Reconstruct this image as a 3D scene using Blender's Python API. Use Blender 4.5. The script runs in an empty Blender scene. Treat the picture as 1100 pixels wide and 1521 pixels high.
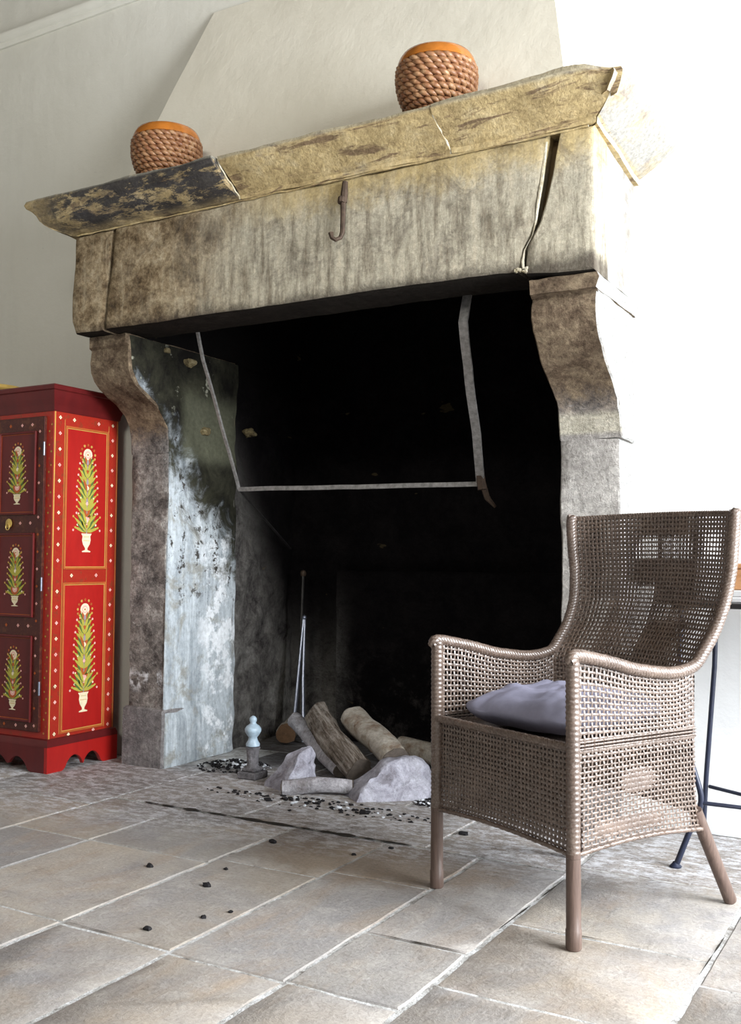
import bpy, math, random
from math import sin, cos, pi, radians, sqrt
from mathutils import Vector, Matrix, noise
random.seed(11)
SC = bpy.context.scene
COL = SC.collection

# ------------------------------------------------------------------ helpers
def sm(a, b, x):
    t = max(0.0, min(1.0, (x - a) / (b - a))); return t * t * (3 - 2 * t)
def lerp(a, b, t): return a + (b - a) * t
def vl(a, b, t): return tuple(lerp(a[i], b[i], t) for i in range(3))
def interp(pts, x):
    if x <= pts[0][0]: return pts[0][1]
    for (a, fa), (b, fb) in zip(pts, pts[1:]):
        if x <= b: return lerp(fa, fb, (x - a) / (b - a))
    return pts[-1][1]
def catmull(pts, n):
    out = []; P = [Vector(p) for p in pts]
    P = [P[0] * 2 - P[1]] + P + [P[-1] * 2 - P[-2]]
    for i in range(1, len(P) - 2):
        for k in range(n):
            t = k / n; a, b, c, d = P[i-1], P[i], P[i+1], P[i+2]
            out.append(0.5 * ((2*b) + (c-a)*t + (2*a-5*b+4*c-d)*t*t + (3*b-a-3*c+d)*t**3))
    out.append(P[-2]); return out
def resample(poly, step, closed=True):
    out = []; n = len(poly)
    for i in range(n if closed else n - 1):
        a = poly[i]; b = poly[(i+1) % n]
        L = math.dist(a, b); k = max(1, round(L / step))
        for j in range(k): out.append(tuple(lerp(a[c], b[c], j/k) for c in range(len(a))))
    if not closed: out.append(tuple(poly[-1]))
    return out
def wob(p, amp, sc, seed=0.0):
    v = Vector(p) * sc + Vector((seed, seed*1.7, seed*.6))
    n = noise.noise_vector(v) + noise.noise_vector(v * 2.7) * .45
    return Vector(p) + n * amp

class MB:
    def __init__(s): s.v = []; s.f = []; s.m = []; s.sm = []
    def add(s, vs, fs, mat=0, smooth=True):
        o = len(s.v); s.v += [tuple(q) for q in vs]
        for f in fs: s.f.append(tuple(i + o for i in f)); s.m.append(mat); s.sm.append(smooth)
    def box(s, x0, x1, y0, y1, z0, z1, mat=0, bev=0.0):
        if bev <= 0:
            vs = [(x, y, z) for z in (z0, z1) for y in (y0, y1) for x in (x0, x1)]
            s.add(vs, [(0,2,3,1),(4,5,7,6),(0,1,5,4),(2,6,7,3),(0,4,6,2),(1,3,7,5)], mat, False); return
        b = bev; poly = [(x0+b,y0),(x1-b,y0),(x1,y0+b),(x1,y1-b),(x1-b,y1),(x0+b,y1),(x0,y1-b),(x0,y0+b)]
        ins = [(x0+b,y0+b),(x1-b,y0+b),(x1-b,y0+b),(x1-b,y1-b),(x1-b,y1-b),(x0+b,y1-b),(x0+b,y1-b),(x0+b,y0+b)]
        vs = [(p[0],p[1],z0) for p in ins] + [(p[0],p[1],z0+b) for p in poly] + [(p[0],p[1],z1-b) for p in poly] + [(p[0],p[1],z1) for p in ins]
        fs = [tuple(reversed(range(8))), tuple(range(24, 32))]
        for r in range(3):
            for i in range(8):
                j = (i+1) % 8; fs.append((r*8+i, r*8+j, r*8+8+j, r*8+8+i))
        s.add(vs, fs, mat, False)
    def tube(s, pts, r, n=8, mat=0, caps=True, flat=1.0, up=(0,0,1)):
        P = [Vector(p) for p in pts]; vs = []; L = len(P)
        T0 = (P[1]-P[0]).normalized(); u = Vector(up)
        if abs(T0.dot(u)) > .95: u = Vector((1,0,0))
        N = (u - T0 * u.dot(T0)).normalized()
        for i in range(L):
            T = (P[min(i+1,L-1)] - P[max(i-1,0)]).normalized()
            N = (N - T * N.dot(T)).normalized(); B = T.cross(N)
            rr = r[i] if isinstance(r, (list, tuple)) else r
            for k in range(n):
                a = 2*pi*k/n; vs.append(P[i] + N*cos(a)*rr*flat + B*sin(a)*rr)
        fs = [(i*n+k, i*n+(k+1)%n, (i+1)*n+(k+1)%n, (i+1)*n+k) for i in range(L-1) for k in range(n)]
        if caps: fs += [tuple(reversed(range(n))), tuple((L-1)*n+k for k in range(n))]
        s.add(vs, fs, mat)
    def lathe(s, prof, c=(0,0,0), n=32, mat=0, fn=None):
        vs = []; L = len(prof)
        for (r, z) in prof:
            for k in range(n):
                a = 2*pi*k/n; rr = max(r, 1e-4)
                p = Vector((c[0]+rr*cos(a), c[1]+rr*sin(a), c[2]+z))
                vs.append(p if fn is None else fn(p))
        fs = [(i*n+k, i*n+(k+1)%n, (i+1)*n+(k+1)%n, (i+1)*n+k) for i in range(L-1) for k in range(n)]
        s.add(vs, fs, mat)
    def loft(s, rings, mat=0, caps=True, closed=True):
        n = len(rings[0]); vs = [p for r in rings for p in r]; L = len(rings)
        kk = n if closed else n-1
        fs = [(i*n+k, i*n+(k+1)%n, (i+1)*n+(k+1)%n, (i+1)*n+k) for i in range(L-1) for k in range(kk)]
        s.add(vs, fs, mat)
        if caps:
            for ring, rev in ((rings[0], True), (rings[-1], False)):
                c = sum((Vector(p) for p in ring), Vector()) / n
                # inner concentric ring keeps the cap displaced and well shaped
                inner = [Vector(p).lerp(c, .5) for p in ring]
                v2 = list(ring) + inner + [c]
                f2 = [(k, (k+1)%n, n+(k+1)%n, n+k) for k in range(n)] + [(n+k, n+(k+1)%n, 2*n) for k in range(n)]
                if rev: f2 = [tuple(reversed(f)) for f in f2]
                s.add(v2, f2, mat)
    def poly(s, pts, mat=0): s.add(pts, [tuple(range(len(pts)))], mat, False)
    def grid(s, fn, na, nb, mat=0):
        vs = [fn(i/na, j/nb) for j in range(nb+1) for i in range(na+1)]
        s.add(vs, [(j*(na+1)+i, j*(na+1)+i+1, (j+1)*(na+1)+i+1, (j+1)*(na+1)+i) for j in range(nb) for i in range(na)], mat)
    def build(s, name, mats, parent=None, sharp=40, weld=True, recalc=False):
        me = bpy.data.meshes.new(name)
        o0 = Vector(parent['_o']) if parent is not None and '_o' in parent else Vector((0,0,0))
        me.from_pydata([tuple(Vector(v) - o0) for v in s.v], [], s.f)
        for mm in (mats if isinstance(mats, (list, tuple)) else [mats]): me.materials.append(mm)
        me.polygons.foreach_set('material_index', s.m); me.polygons.foreach_set('use_smooth', s.sm)
        if weld or recalc:
            import bmesh
            bm = bmesh.new(); bm.from_mesh(me)
            if weld: bmesh.ops.remove_doubles(bm, verts=bm.verts, dist=1e-5)
            if recalc: bmesh.ops.recalc_face_normals(bm, faces=bm.faces)
            bm.to_mesh(me); bm.free()
        if sharp: me.set_sharp_from_angle(angle=radians(sharp))
        me.update()
        o = bpy.data.objects.new(name, me); COL.objects.link(o)
        if parent is not None:
            o.parent = parent
            if '_o' in parent: o['_o'] = tuple(parent['_o'])
        return o

def thing(name, label, cat, loc=(0,0,0), rz=0, group=None, world=True):
    o = bpy.data.objects.new(name, None); COL.objects.link(o); o.empty_display_size = .1
    o.location = loc; o.rotation_euler = (0,0,rz)
    o['label'] = label; o['category'] = cat
    if group: o['group'] = group
    if world: o['_o'] = tuple(loc)      # parts are given in world coordinates
    return o
def tag(o, label, cat, group=None):
    o['label'] = label; o['category'] = cat
    if group: o['group'] = group
    return o
def struct(o): o['kind'] = 'structure'; return o
def recentre(o, c):
    c = Vector(c)
    for v in o.data.vertices: v.co -= c
    o.location = c; return o

# ------------------------------------------------------------------ materials
class NT:
    def __init__(s, name):
        s.mat = bpy.data.materials.new(name); s.mat.use_nodes = True
        s.nt = s.mat.node_tree; s.N = s.nt.nodes; s.L = s.nt.links
        s.b = s.N['Principled BSDF']
    def n(s, t, **k):
        x = s.N.new(t)
        for a, v in k.items(): setattr(x, a, v)
        return x
    def put(s, sock, v):
        if v is None: return
        if hasattr(v, 'is_linked'): s.L.new(v, sock)
        else:
            if isinstance(v, (tuple, list)) and len(v) == 3 and sock.type == 'RGBA': v = (*v, 1)
            sock.default_value = v
    def pos(s):
        return s.n('ShaderNodeNewGeometry').outputs['Position']
    def obj(s): return s.n('ShaderNodeTexCoord').outputs['Object']
    def mapv(s, vec, scale=(1,1,1), loc=(0,0,0), rot=(0,0,0)):
        m = s.n('ShaderNodeMapping'); s.L.new(vec, m.inputs[0])
        m.inputs['Scale'].default_value = scale; m.inputs['Location'].default_value = loc; m.inputs['Rotation'].default_value = rot
        return m.outputs[0]
    def noise(s, vec, scale, detail=4, rough=.6, dist=0):
        x = s.n('ShaderNodeTexNoise'); s.L.new(vec, x.inputs['Vector'])
        x.inputs['Scale'].default_value = scale; x.inputs['Detail'].default_value = detail
        x.inputs['Roughness'].default_value = rough; x.inputs['Distortion'].default_value = dist
        return x.outputs['Fac']
    def ramp(s, fac, stops, interp='LINEAR'):
        r = s.n('ShaderNodeValToRGB'); s.L.new(fac, r.inputs[0]); r.color_ramp.interpolation = interp
        e = r.color_ramp.elements
        while len(e) < len(stops): e.new(.5)
        for i, (p, c) in enumerate(stops):
            e[i].position = p
            e[i].color = (c, c, c, 1) if not isinstance(c, (tuple, list)) else (*c, 1)
        return r.outputs[0]
    def mix(s, fac, a, b, mode='MIX'):
        m = s.n('ShaderNodeMix', data_type='RGBA', blend_type=mode)
        s.put(m.inputs[0], fac); s.put(m.inputs[6], a); s.put(m.inputs[7], b); return m.outputs[2]
    def math(s, op, a, b=None, c=None, clamp=False):
        m = s.n('ShaderNodeMath', operation=op, use_clamp=clamp)
        s.put(m.inputs[0], a)
        if b is not None: s.put(m.inputs[1], b)
        if c is not None: s.put(m.inputs[2], c)
        return m.outputs[0]
    def sep(s, vec):
        x = s.n('ShaderNodeSeparateXYZ'); s.L.new(vec, x.inputs[0]); return x.outputs
    def rng(s, v, a, b, c=0., d=1.):
        m = s.n('ShaderNodeMapRange', interpolation_type='SMOOTHSTEP'); s.put(m.inputs[0], v)
        for i, q in enumerate((a, b, c, d)): m.inputs[i+1].default_value = q
        return m.outputs[0]
    def bump(s, h, strength=.4, dist=.01, normal=None):
        b = s.n('ShaderNodeBump'); b.inputs['Strength'].default_value = strength; b.inputs['Distance'].default_value = dist
        s.put(b.inputs['Height'], h)
        if normal is not None: s.L.new(normal, b.inputs['Normal'])
        return b.outputs[0]
    def out(s, col, rough=.8, normal=None, metal=0., spec=.3):
        s.put(s.b.inputs['Base Color'], col); s.put(s.b.inputs['Roughness'], rough)
        s.b.inputs['Metallic'].default_value = metal; s.b.inputs['Specular IOR Level'].default_value = spec
        if normal is not None: s.L.new(normal, s.b.inputs['Normal'])
        return s.mat

def flat(name, col, rough=.6, metal=0., spec=.3, var=.12, sc=30):
    t = NT(name); p = t.obj(); f = t.noise(p, sc, 3)
    c = t.mix(1.0, col, t.ramp(f, [(.25, 1-var), (.75, 1+var*.5)]), 'MULTIPLY')
    return t.out(c, rough, t.bump(f, .1, .002), metal, spec)

def mat_wall(name, col, stain):
    t = NT(name); p = t.pos()
    a = t.noise(p, .9, 5, .6); b = t.noise(p, 7, 5, .65); c = t.noise(t.mapv(p, (3,3,.5)), 3, 4)
    base = t.mix(t.ramp(a, [(.35, 0), (.7, 1)]), col, stain)
    base = t.mix(t.math('MULTIPLY', t.ramp(c, [(.5, 0), (.8, 1)]), .3), base, tuple(q*.86 for q in stain))
    base = t.mix(t.ramp(t.noise(p, 26, 2), [(.72, 0), (.76, .5)]), base, tuple(q*.8 for q in col))
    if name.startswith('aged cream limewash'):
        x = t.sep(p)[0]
        base = t.mix(t.rng(t.math('ADD', x, t.math('MULTIPLY', a, .3)), -1.1, -.5), base, (.80,.82,.83))  # right part paler: window brightness put into the wall colour
    h = t.math('ADD', t.math('MULTIPLY', a, 3.), b)
    return t.out(base, .92, t.bump(h, .35, .012), spec=.1)

def mat_lintel():
    t = NT('weathered lintel stone'); p = t.pos(); x, y, z = t.sep(p)
    big = t.noise(p, 2.2, 5, .65, .4); mid = t.noise(p, 12, 9, .8, .15); fine = t.noise(p, 60, 6, .8)
    streak = t.noise(t.mapv(p, (14, 14, 2.2)), 2.2, 5, .7)
    base = t.ramp(mid, [(.35, (.06,.04,.022)), (.46, (.19,.138,.082)), (.56, (.35,.275,.175)), (.68, (.54,.46,.33))])
    pale = t.ramp(streak, [(.34, (.22,.195,.15)), (.52, (.46,.43,.34)), (.68, (.64,.60,.49))])
    xr = t.rng(t.math('ADD', x, t.math('MULTIPLY', big, 1.4)), -2.05, -1.25)  # paler rightwards: real weathering plus window light in the colour
    c = t.mix(t.math('MULTIPLY', xr, .85), base, pale)
    # ochre bleeding under the cornice
    och = t.math('MULTIPLY', t.rng(t.math('ADD', z, t.math('MULTIPLY', mid, .25)), 2.2, 2.33), t.rng(x, -2.4, -1.9))
    c = t.mix(t.math('MULTIPLY', och, .75), c, (.50,.38,.17))
    # dark lichen and grime patches
    d = t.ramp(t.noise(p, 4.5, 6, .75, 1.), [(.52, 0), (.64, 1)])
    c = t.mix(t.math('MULTIPLY', d, .45), c, (.07,.055,.045))
    e = t.ramp(streak, [(.56, 0), (.66, 1)])
    c = t.mix(t.math('MULTIPLY', e, .4), c, (.42,.36,.25))
    # soot creeping over the lower arris
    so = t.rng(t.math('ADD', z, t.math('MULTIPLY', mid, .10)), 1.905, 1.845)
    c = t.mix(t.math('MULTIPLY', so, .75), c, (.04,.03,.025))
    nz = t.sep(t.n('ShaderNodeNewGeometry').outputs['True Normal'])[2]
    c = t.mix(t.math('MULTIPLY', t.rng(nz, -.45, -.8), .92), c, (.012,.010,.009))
    c = t.mix(1., c, t.ramp(fine, [(.3, .62), (.65, 1.2)]), 'MULTIPLY')
    h = t.math('ADD', t.math('MULTIPLY', mid, 1.6), fine)
    return t.out(c, .95, t.bump(h, .55, .008), spec=.1)

def mat_cornice(name, painted):
    t = NT(name); p = t.pos(); x, y, z = t.sep(p)
    big = t.noise(p, 3., 5, .6); mid = t.noise(p, 11, 8, .75, .1); fine = t.noise(p, 70, 4, .7)
    lng = t.noise(t.mapv(p, (1.6, 6, 9)), 2.6, 6, .7, .6)
    base = t.ramp(mid, [(.3, (.27,.20,.10)), (.5, (.47,.365,.19)), (.72, (.6,.5,.31))])
    c = t.mix(t.ramp(lng, [(.54, 0), (.61, 1)]), base, (.20,.14,.085))
    c = t.mix(t.ramp(big, [(.6, 0), (.72, .55)]), c, (.42,.4,.34))
    if painted:
        c = t.mix(t.ramp(t.noise(t.mapv(p, (3, 6, 8), (1,1,1)), 2.6, 8, .75), [(.4, .1), (.6, .75)]), c, (.15,.12,.085))
        m = t.ramp(t.noise(t.mapv(p, (2.0, 5, 7)), 2.6, 8, .78, .3), [(.455, 0), (.50, .95)])
        zz = t.math('MULTIPLY', t.rng(t.math('ADD', x, t.math('MULTIPLY', mid, .5)), -3.05, -2.75), t.rng(z, 2.22, 2.24))
        c = t.mix(t.math('MULTIPLY', m, zz), c, (.045,.044,.048))
    tp = t.math('MULTIPLY', t.rng(z, 2.335, 2.35), .6)
    c = t.mix(tp, c, (.36,.35,.29))
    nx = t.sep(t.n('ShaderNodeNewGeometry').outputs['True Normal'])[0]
    lit_side = t.math('MULTIPLY', t.rng(nx, .3, .5), t.rng(x, -.95, -.92))  # faces turned to the window carry its light in their colour
    c = t.mix(t.math('MULTIPLY', lit_side, t.ramp(t.noise(p, 5, 6, .7), [(.4, .5), (.5, .95)])), c, (.31,.305,.285))
    c = t.mix(1., c, t.ramp(fine, [(.3, .7), (.65, 1.15)]), 'MULTIPLY')
    h = t.math('ADD', t.math('MULTIPLY', mid, 1.5), fine)
    return t.out(c, .93, t.bump(h, .5, .007), spec=.12)

def mat_jamb():
    t = NT('mottled jamb stone'); p = t.pos(); x, y, z = t.sep(p)
    mid = t.noise(p, 13, 9, .8, .15); fine = t.noise(p, 60, 5, .8); pit = t.noise(p, 34, 5, .8)
    c = t.ramp(mid, [(.36, (.07,.062,.06)), (.46, (.19,.175,.165)), (.54, (.33,.305,.285)), (.66, (.62,.60,.57))])
    c = t.mix(t.ramp(pit, [(.6, 0), (.68, .8)]), c, (.58,.57,.56))
    # brown upper stones
    up = t.rng(t.math('ADD', z, t.math('MULTIPLY', mid, .3)), 1.50, 1.62)
    br = t.ramp(mid, [(.36, (.075,.05,.034)), (.5, (.19,.14,.095)), (.66, (.38,.30,.2))])
    c = t.mix(up, c, br)
    # pale right jamb
    xr = t.math('MULTIPLY', t.rng(x, -1.6, -1.4), t.rng(t.math('ADD', z, t.math('MULTIPLY', mid, .2)), 1.46, 1.34))
    pale = t.ramp(mid, [(.3, (.29,.27,.25)), (.6, (.52,.5,.47)), (.8, (.66,.64,.6))])
    c = t.mix(t.math('MULTIPLY', xr, .85), c, pale)
    band = t.math('MULTIPLY', t.math('MULTIPLY', t.rng(z, 1.3, 1.32), t.rng(z, 1.39, 1.36)), t.rng(x, -1.6, -1.4))
    c = t.mix(t.math('MULTIPLY', band, .55), c, (.66,.62,.48))
    # whitewash scrapings near the floor joints
    ww = t.math('MULTIPLY', t.math('MULTIPLY', t.rng(z, .3, .34), t.rng(z, .42, .38)), t.ramp(t.noise(p, 16, 4), [(.5, 0), (.58, 1)]))
    c = t.mix(ww, c, (.75,.78,.82))
    pl = t.rng(z, .255, .235); c = t.mix(t.math('MULTIPLY', pl, .7), c, t.ramp(mid, [(.3, (.2,.19,.2)), (.7, (.36,.35,.36))]))
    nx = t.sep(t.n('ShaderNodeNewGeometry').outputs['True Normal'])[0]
    lit_side = t.math('MULTIPLY', t.rng(nx, .55, .8), t.rng(x, -1.0, -.97))  # outer side faces tinted pale to paint in the window light
    c = t.mix(t.math('MULTIPLY', lit_side, t.ramp(mid, [(.3, .6), (.45, .95)])), c, (.44,.44,.43))
    c = t.mix(1., c, t.ramp(fine, [(.3, .6), (.65, 1.2)]), 'MULTIPLY')
    h = t.math('ADD', t.math('MULTIPLY', mid, 1.5), t.math('ADD', fine, pit))
    return t.out(c, .95, t.bump(h, .8, .014), spec=.1)

def mat_lining():
    # whitewashed inner face, sooted near the hood
    t = NT('whitewashed lining with soot'); p = t.pos(); x, y, z = t.sep(p)
    mid = t.noise(p, 6, 6, .7, .5); fine = t.noise(p, 45, 5, .7); ver = t.noise(t.mapv(p, (10, 10, 1.1)), 2, 5, .7, .3)
    c = t.ramp(ver, [(.32, (.27,.31,.34)), (.48, (.43,.48,.52)), (.62, (.60,.66,.70))])
    c = t.mix(t.ramp(mid, [(.52, 0), (.62, .85)]), c, (.30,.30,.27))
    w = t.math('MULTIPLY', t.ramp(t.noise(p, 5, 6, .7), [(.5, 0), (.56, 1)]), t.rng(y, 3.45, 3.6))
    c = t.mix(w, c, (.82,.86,.9))
    chips = t.math('MULTIPLY', t.ramp(t.noise(p, 17, 6, .75), [(.56, 0), (.60, 1)]), t.rng(z, .55, .8))
    c = t.mix(chips, c, (.07,.065,.06))
    n = t.math('MULTIPLY', mid, .9)
    s1 = t.rng(t.math('ADD', t.math('ADD', z, t.math('MULTIPLY', t.math('SUBTRACT', y, 3.29), .95)), n), 1.62, 1.92)
    soot = t.ramp(mid, [(.38, (.010,.009,.008)), (.7, (.05,.05,.033))])
    c = t.mix(s1, c, soot)
    hb = t.math('MULTIPLY', t.math('MULTIPLY', t.rng(z, 1.28, 1.36), t.rng(z, 1.66, 1.55)), t.rng(y, 3.35, 3.42))
    c = t.mix(t.math('MULTIPLY', hb, .3), c, (.28,.29,.2))
    sp = t.math('MULTIPLY', t.ramp(t.noise(p, 8, 4, .7), [(.62, 0), (.66, 1)]), t.rng(z, 1.4, 1.75))
    c = t.mix(t.math('MULTIPLY', sp, .7), c, (.5,.5,.4))
    c = t.mix(1., c, t.ramp(fine, [(.3, .75), (.65, 1.1)]), 'MULTIPLY')
    return t.out(c, .9, t.bump(t.math('ADD', mid, fine), .6, .012), spec=.1)

def mat_firebox():
    t = NT('sooty firebox rubble'); p = t.pos(); x, y, z = t.sep(p)
    mid = t.noise(p, 7, 9, .78, .2); fine = t.noise(p, 40, 5, .75)
    c = t.ramp(mid, [(.36, (.05,.045,.045)), (.48, (.17,.16,.15)), (.58, (.30,.29,.27)), (.7, (.5,.49,.47))])
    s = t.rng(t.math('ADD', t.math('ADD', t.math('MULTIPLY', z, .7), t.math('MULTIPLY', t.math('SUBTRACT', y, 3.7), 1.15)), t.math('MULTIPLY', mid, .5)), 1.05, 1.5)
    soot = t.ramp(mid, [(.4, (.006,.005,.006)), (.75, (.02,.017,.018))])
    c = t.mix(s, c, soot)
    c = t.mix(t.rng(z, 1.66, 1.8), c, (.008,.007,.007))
    xr = t.rng(x, -2.7, -2.5); c = t.mix(xr, c, t.mix(t.math('MULTIPLY', t.rng(z, .55, .1), t.ramp(mid, [(.5, 0), (.68, .8)])), soot, (.10,.09,.085)))
    c = t.mix(t.math('MULTIPLY', t.ramp(t.noise(t.mapv(p, (1, 1, 2.2)), 5.5, 3), [(.7, 0), (.72, 1)]), .35), c, (.22,.17,.08))
    return t.out(c, .95, t.bump(t.math('ADD', t.math('MULTIPLY', mid, 2), fine), .9, .03), spec=.08)

def mat_floor():
    t = NT('worn limestone flags'); p = t.pos(); x, y, z = t.sep(p)
    at = t.n('ShaderNodeAttribute', attribute_name='tint'); tc = at.outputs['Color']
    big = t.noise(p, 2.3, 5, .6, .5); mid = t.noise(p, 9, 6, .7, .4); fine = t.noise(p, 90, 4, .7)
    c = t.mix(t.ramp(big, [(.36, 0), (.64, 1)]), tc, (.34,.335,.34))
    c = t.mix(t.ramp(t.noise(t.mapv(p, (3, 1.2, 1), (4,2,0), (0,0,.5)), 1.6, 6, .7, .8), [(.5, 0), (.68, .5)]), c, (.43,.33,.235))
    c = t.mix(t.ramp(mid, [(.5, 0), (.72, .65)]), c, (.56,.54,.51))
    c = t.mix(t.ramp(mid, [(.28, .5), (.42, 0)]), c, (.2,.175,.155))
    # tan patch in front of the hearth
    dx = t.math('MULTIPLY', t.math('ADD', x, 1.5), 1.6); dy = t.math('MULTIPLY', t.math('SUBTRACT', y, 2.60), 3.2)
    rr = t.math('ADD', t.math('ADD', t.math('MULTIPLY', dx, dx), t.math('MULTIPLY', dy, dy)), t.math('MULTIPLY', mid, .8))
    c = t.mix(t.math('MULTIPLY', t.rng(rr, 1.1, .5), .6), c, (.27,.19,.115))
    # ash, lime dust and crumbs spreading from the hearth
    hz = t.rng(t.math('ADD', y, t.math('MULTIPLY', big, .5)), 2.85, 3.2)
    c = t.mix(t.math('MULTIPLY', hz, .55), c, t.ramp(mid, [(.35, (.2,.17,.15)), (.65, (.42,.4,.4))]))
    sp = t.math('MULTIPLY', hz, t.ramp(t.noise(p, 75, 4, .8), [(.57, 0), (.62, 1)]))
    c = t.mix(t.math('MULTIPLY', sp, .8), c, (.045,.04,.04))
    rng_ = t.rng(t.math('ADD', y, t.math('MULTIPLY', x, -.16)), 2.75, 3.1)
    wp = t.math('MULTIPLY', rng_, t.ramp(t.noise(t.mapv(p, (1, 1.8, 1)), 17, 6, .8), [(.47, 0), (.57, 1)]))
    c = t.mix(t.math('MULTIPLY', wp, .85), c, (.72,.74,.79))
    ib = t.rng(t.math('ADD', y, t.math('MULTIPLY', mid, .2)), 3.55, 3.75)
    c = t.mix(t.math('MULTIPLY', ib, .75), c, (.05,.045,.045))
    c = t.mix(1., c, t.ramp(fine, [(.3, .82), (.65, 1.1)]), 'MULTIPLY')
    h = t.math('ADD', t.math('MULTIPLY', mid, 2.), fine)
    c = t.mix(1., c, (.86,.85,.84), 'MULTIPLY')
    return t.out(c, t.ramp(mid, [(.3, .5), (.7, .75)]), t.bump(h, .35, .006), spec=.3)

def mat_wicker():
    t = NT('brown woven cane'); p = t.obj()
    a = t.noise(p, 14, 4, .6); b = t.noise(p, 220, 3, .7)
    c = t.ramp(a, [(.3, (.085,.054,.037)), (.55, (.145,.10,.073)), (.75, (.23,.17,.13))])
    c = t.mix(t.ramp(b, [(.45, 0), (.7, .6)]), c, (.38,.335,.31))
    c = t.mix(t.ramp(b, [(.28, .6), (.42, 0)]), c, (.09,.055,.035))
    c = t.mix(1., c, (.72,.69,.68), 'MULTIPLY')
    return t.out(c, .36, t.bump(b, .3, .001), spec=1.0)

def mat_wood(name, dark, light, scale=(3, 40, 40), rough=.6, spec=.4, bumpd=.002, bumps=.3):
    t = NT(name); p = t.obj()
    g = t.noise(t.mapv(p, scale), 1.5, 5, .65, .6); f = t.noise(t.mapv(p, tuple(q*3 for q in scale)), 1.5, 3)
    c = t.ramp(g, [(.3, dark), (.7, light)])
    return t.out(c, rough, t.bump(t.math('ADD', g, f), bumps, bumpd), spec=spec)

def mat_ash(name, base, light, dark, sc=12):
    t = NT(name); p = t.pos()
    a = t.noise(p, sc, 6, .7, .4); b = t.noise(p, sc*6, 4, .75)
    c = t.ramp(a, [(.33, dark), (.5, base), (.68, light)])
    c = t.mix(1., c, t.ramp(b, [(.3, .7), (.65, 1.12)]), 'MULTIPLY')
    return t.out(c, .95, t.bump(t.math('ADD', a, b), .7, .008), spec=.1)

def mat_bark(name, T, base, light, dark, sc=16):
    # furrows run along the log axis T
    t = NT(name); p = t.pos(); T = Vector(T).normalized()
    d = t.n('ShaderNodeVectorMath', operation='DOT_PRODUCT'); t.L.new(p, d.inputs[0]); d.inputs[1].default_value = T
    m = t.n('ShaderNodeVectorMath', operation='SCALE'); m.inputs[0].default_value = T; t.L.new(t.math('MULTIPLY', d.outputs['Value'], .88), m.inputs['Scale'])
    q = t.n('ShaderNodeVectorMath', operation='SUBTRACT'); t.L.new(p, q.inputs[0]); t.L.new(m.outputs[0], q.inputs[1])
    a = t.noise(q.outputs[0], sc*4, 6, .7, .3); b = t.noise(p, 11, 5, .7)
    c = t.ramp(a, [(.35, dark), (.5, base), (.66, light)])
    c = t.mix(t.ramp(b, [(.5, 0), (.62, .6)]), c, light)
    return t.out(c, .95, t.bump(t.math('ADD', t.math('MULTIPLY', a, 2.), b), .9, .01), spec=.1)

M = {}
M['wall'] = mat_wall('aged cream limewash', (.71,.705,.645), (.65,.64,.57))
M['hood'] = mat_wall('aged cream plaster hood', (.76,.735,.64), (.70,.67,.565))
M['lintel'] = mat_lintel()
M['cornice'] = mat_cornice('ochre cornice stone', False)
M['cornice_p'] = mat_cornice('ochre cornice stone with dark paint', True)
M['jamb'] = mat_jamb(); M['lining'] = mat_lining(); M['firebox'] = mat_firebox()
M['floor'] = mat_floor(); M['wicker'] = mat_wicker()
M['grout'] = mat_ash('pale lime mortar', (.50,.50,.49), (.70,.71,.73), (.22,.20,.18), 14)
M['mortar'] = mat_ash('crumbly cream mortar', (.6,.55,.42), (.75,.72,.62), (.4,.33,.2), 20)
M['dirt'] = flat('dark dirt in joints', (.03,.025,.02), .95)
M['void'] = flat('brown earth in crack', (.10,.065,.03), .95)
M['iron'] = flat('sooty wrought iron', (.05,.047,.045), .55, .6, .5, .5, 40)
M['iron_rub'] = flat('rubbed grey iron bar', (.30,.29,.28), .5, .5, .5, .5, 60)
M['rust'] = flat('rusty iron', (.075,.05,.035), .7, .5, .5, .5, 60)
M['steel'] = flat('dull steel tongs', (.30,.33,.42), .35, .8, .5, .3, 50)
M['blueiron'] = flat('dark blue painted iron', (.018,.024,.05), .35, .1, .5, .2, 50)
M['black'] = flat('black lacquered metal', (.012,.012,.013), .3, .1, .5)
M['legwood'] = mat_wood('brown cane leg', (.085,.056,.045), (.165,.115,.095), (60, 60, 5), .45)
M['cloth'] = flat('lavender grey cotton', (.27,.27,.365), .85, 0, .2, .1, 60)
M['bark'] = mat_bark('furrowed dark bark', (.37,-.29,-.15), (.19,.155,.125), (.44,.40,.36), (.04,.03,.022), 16)
M['greylog'] = mat_ash('ashen grey log bark', (.40,.39,.42), (.58,.57,.61), (.22,.20,.20), 16)
M['palelog'] = mat_ash('pale stripped log', (.46,.42,.36), (.6,.57,.52), (.24,.17,.12), 12)
M['endgrey'] = flat('grey sawn log end', (.12,.10,.085), .9, 0, .2, .3, 60)
M['endwood'] = flat('brown sawn log end', (.13,.075,.042), .85, 0, .2, .3, 60)
M['block'] = mat_ash('ash dusted grey stone', (.40,.40,.47), (.58,.59,.67), (.22,.21,.24), 12)
M['finial'] = flat('pale blue glazed finial', (.42,.55,.66), .4, 0, .5, .35, 45)
M['finialbase'] = mat_ash('grey cast pedestal', (.2,.195,.21), (.34,.33,.36), (.09,.085,.09), 20)
M['coal'] = flat('charcoal', (.015,.014,.016), .8)
M['limechip'] = flat('white lime chip', (.7,.74,.8), .9)
M['brass'] = flat('aged brass', (.60,.42,.12), .35, .35, .5, .2)
M['glaze'] = flat('amber glazed rim', (.40,.135,.02), .18, 0, .7, .3, 25)
M['glaze_in'] = flat('dark glazed inside', (.16,.07,.03), .3, 0, .5)
M['white'] = flat('white painted wood', (.8,.8,.78), .5)
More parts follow.
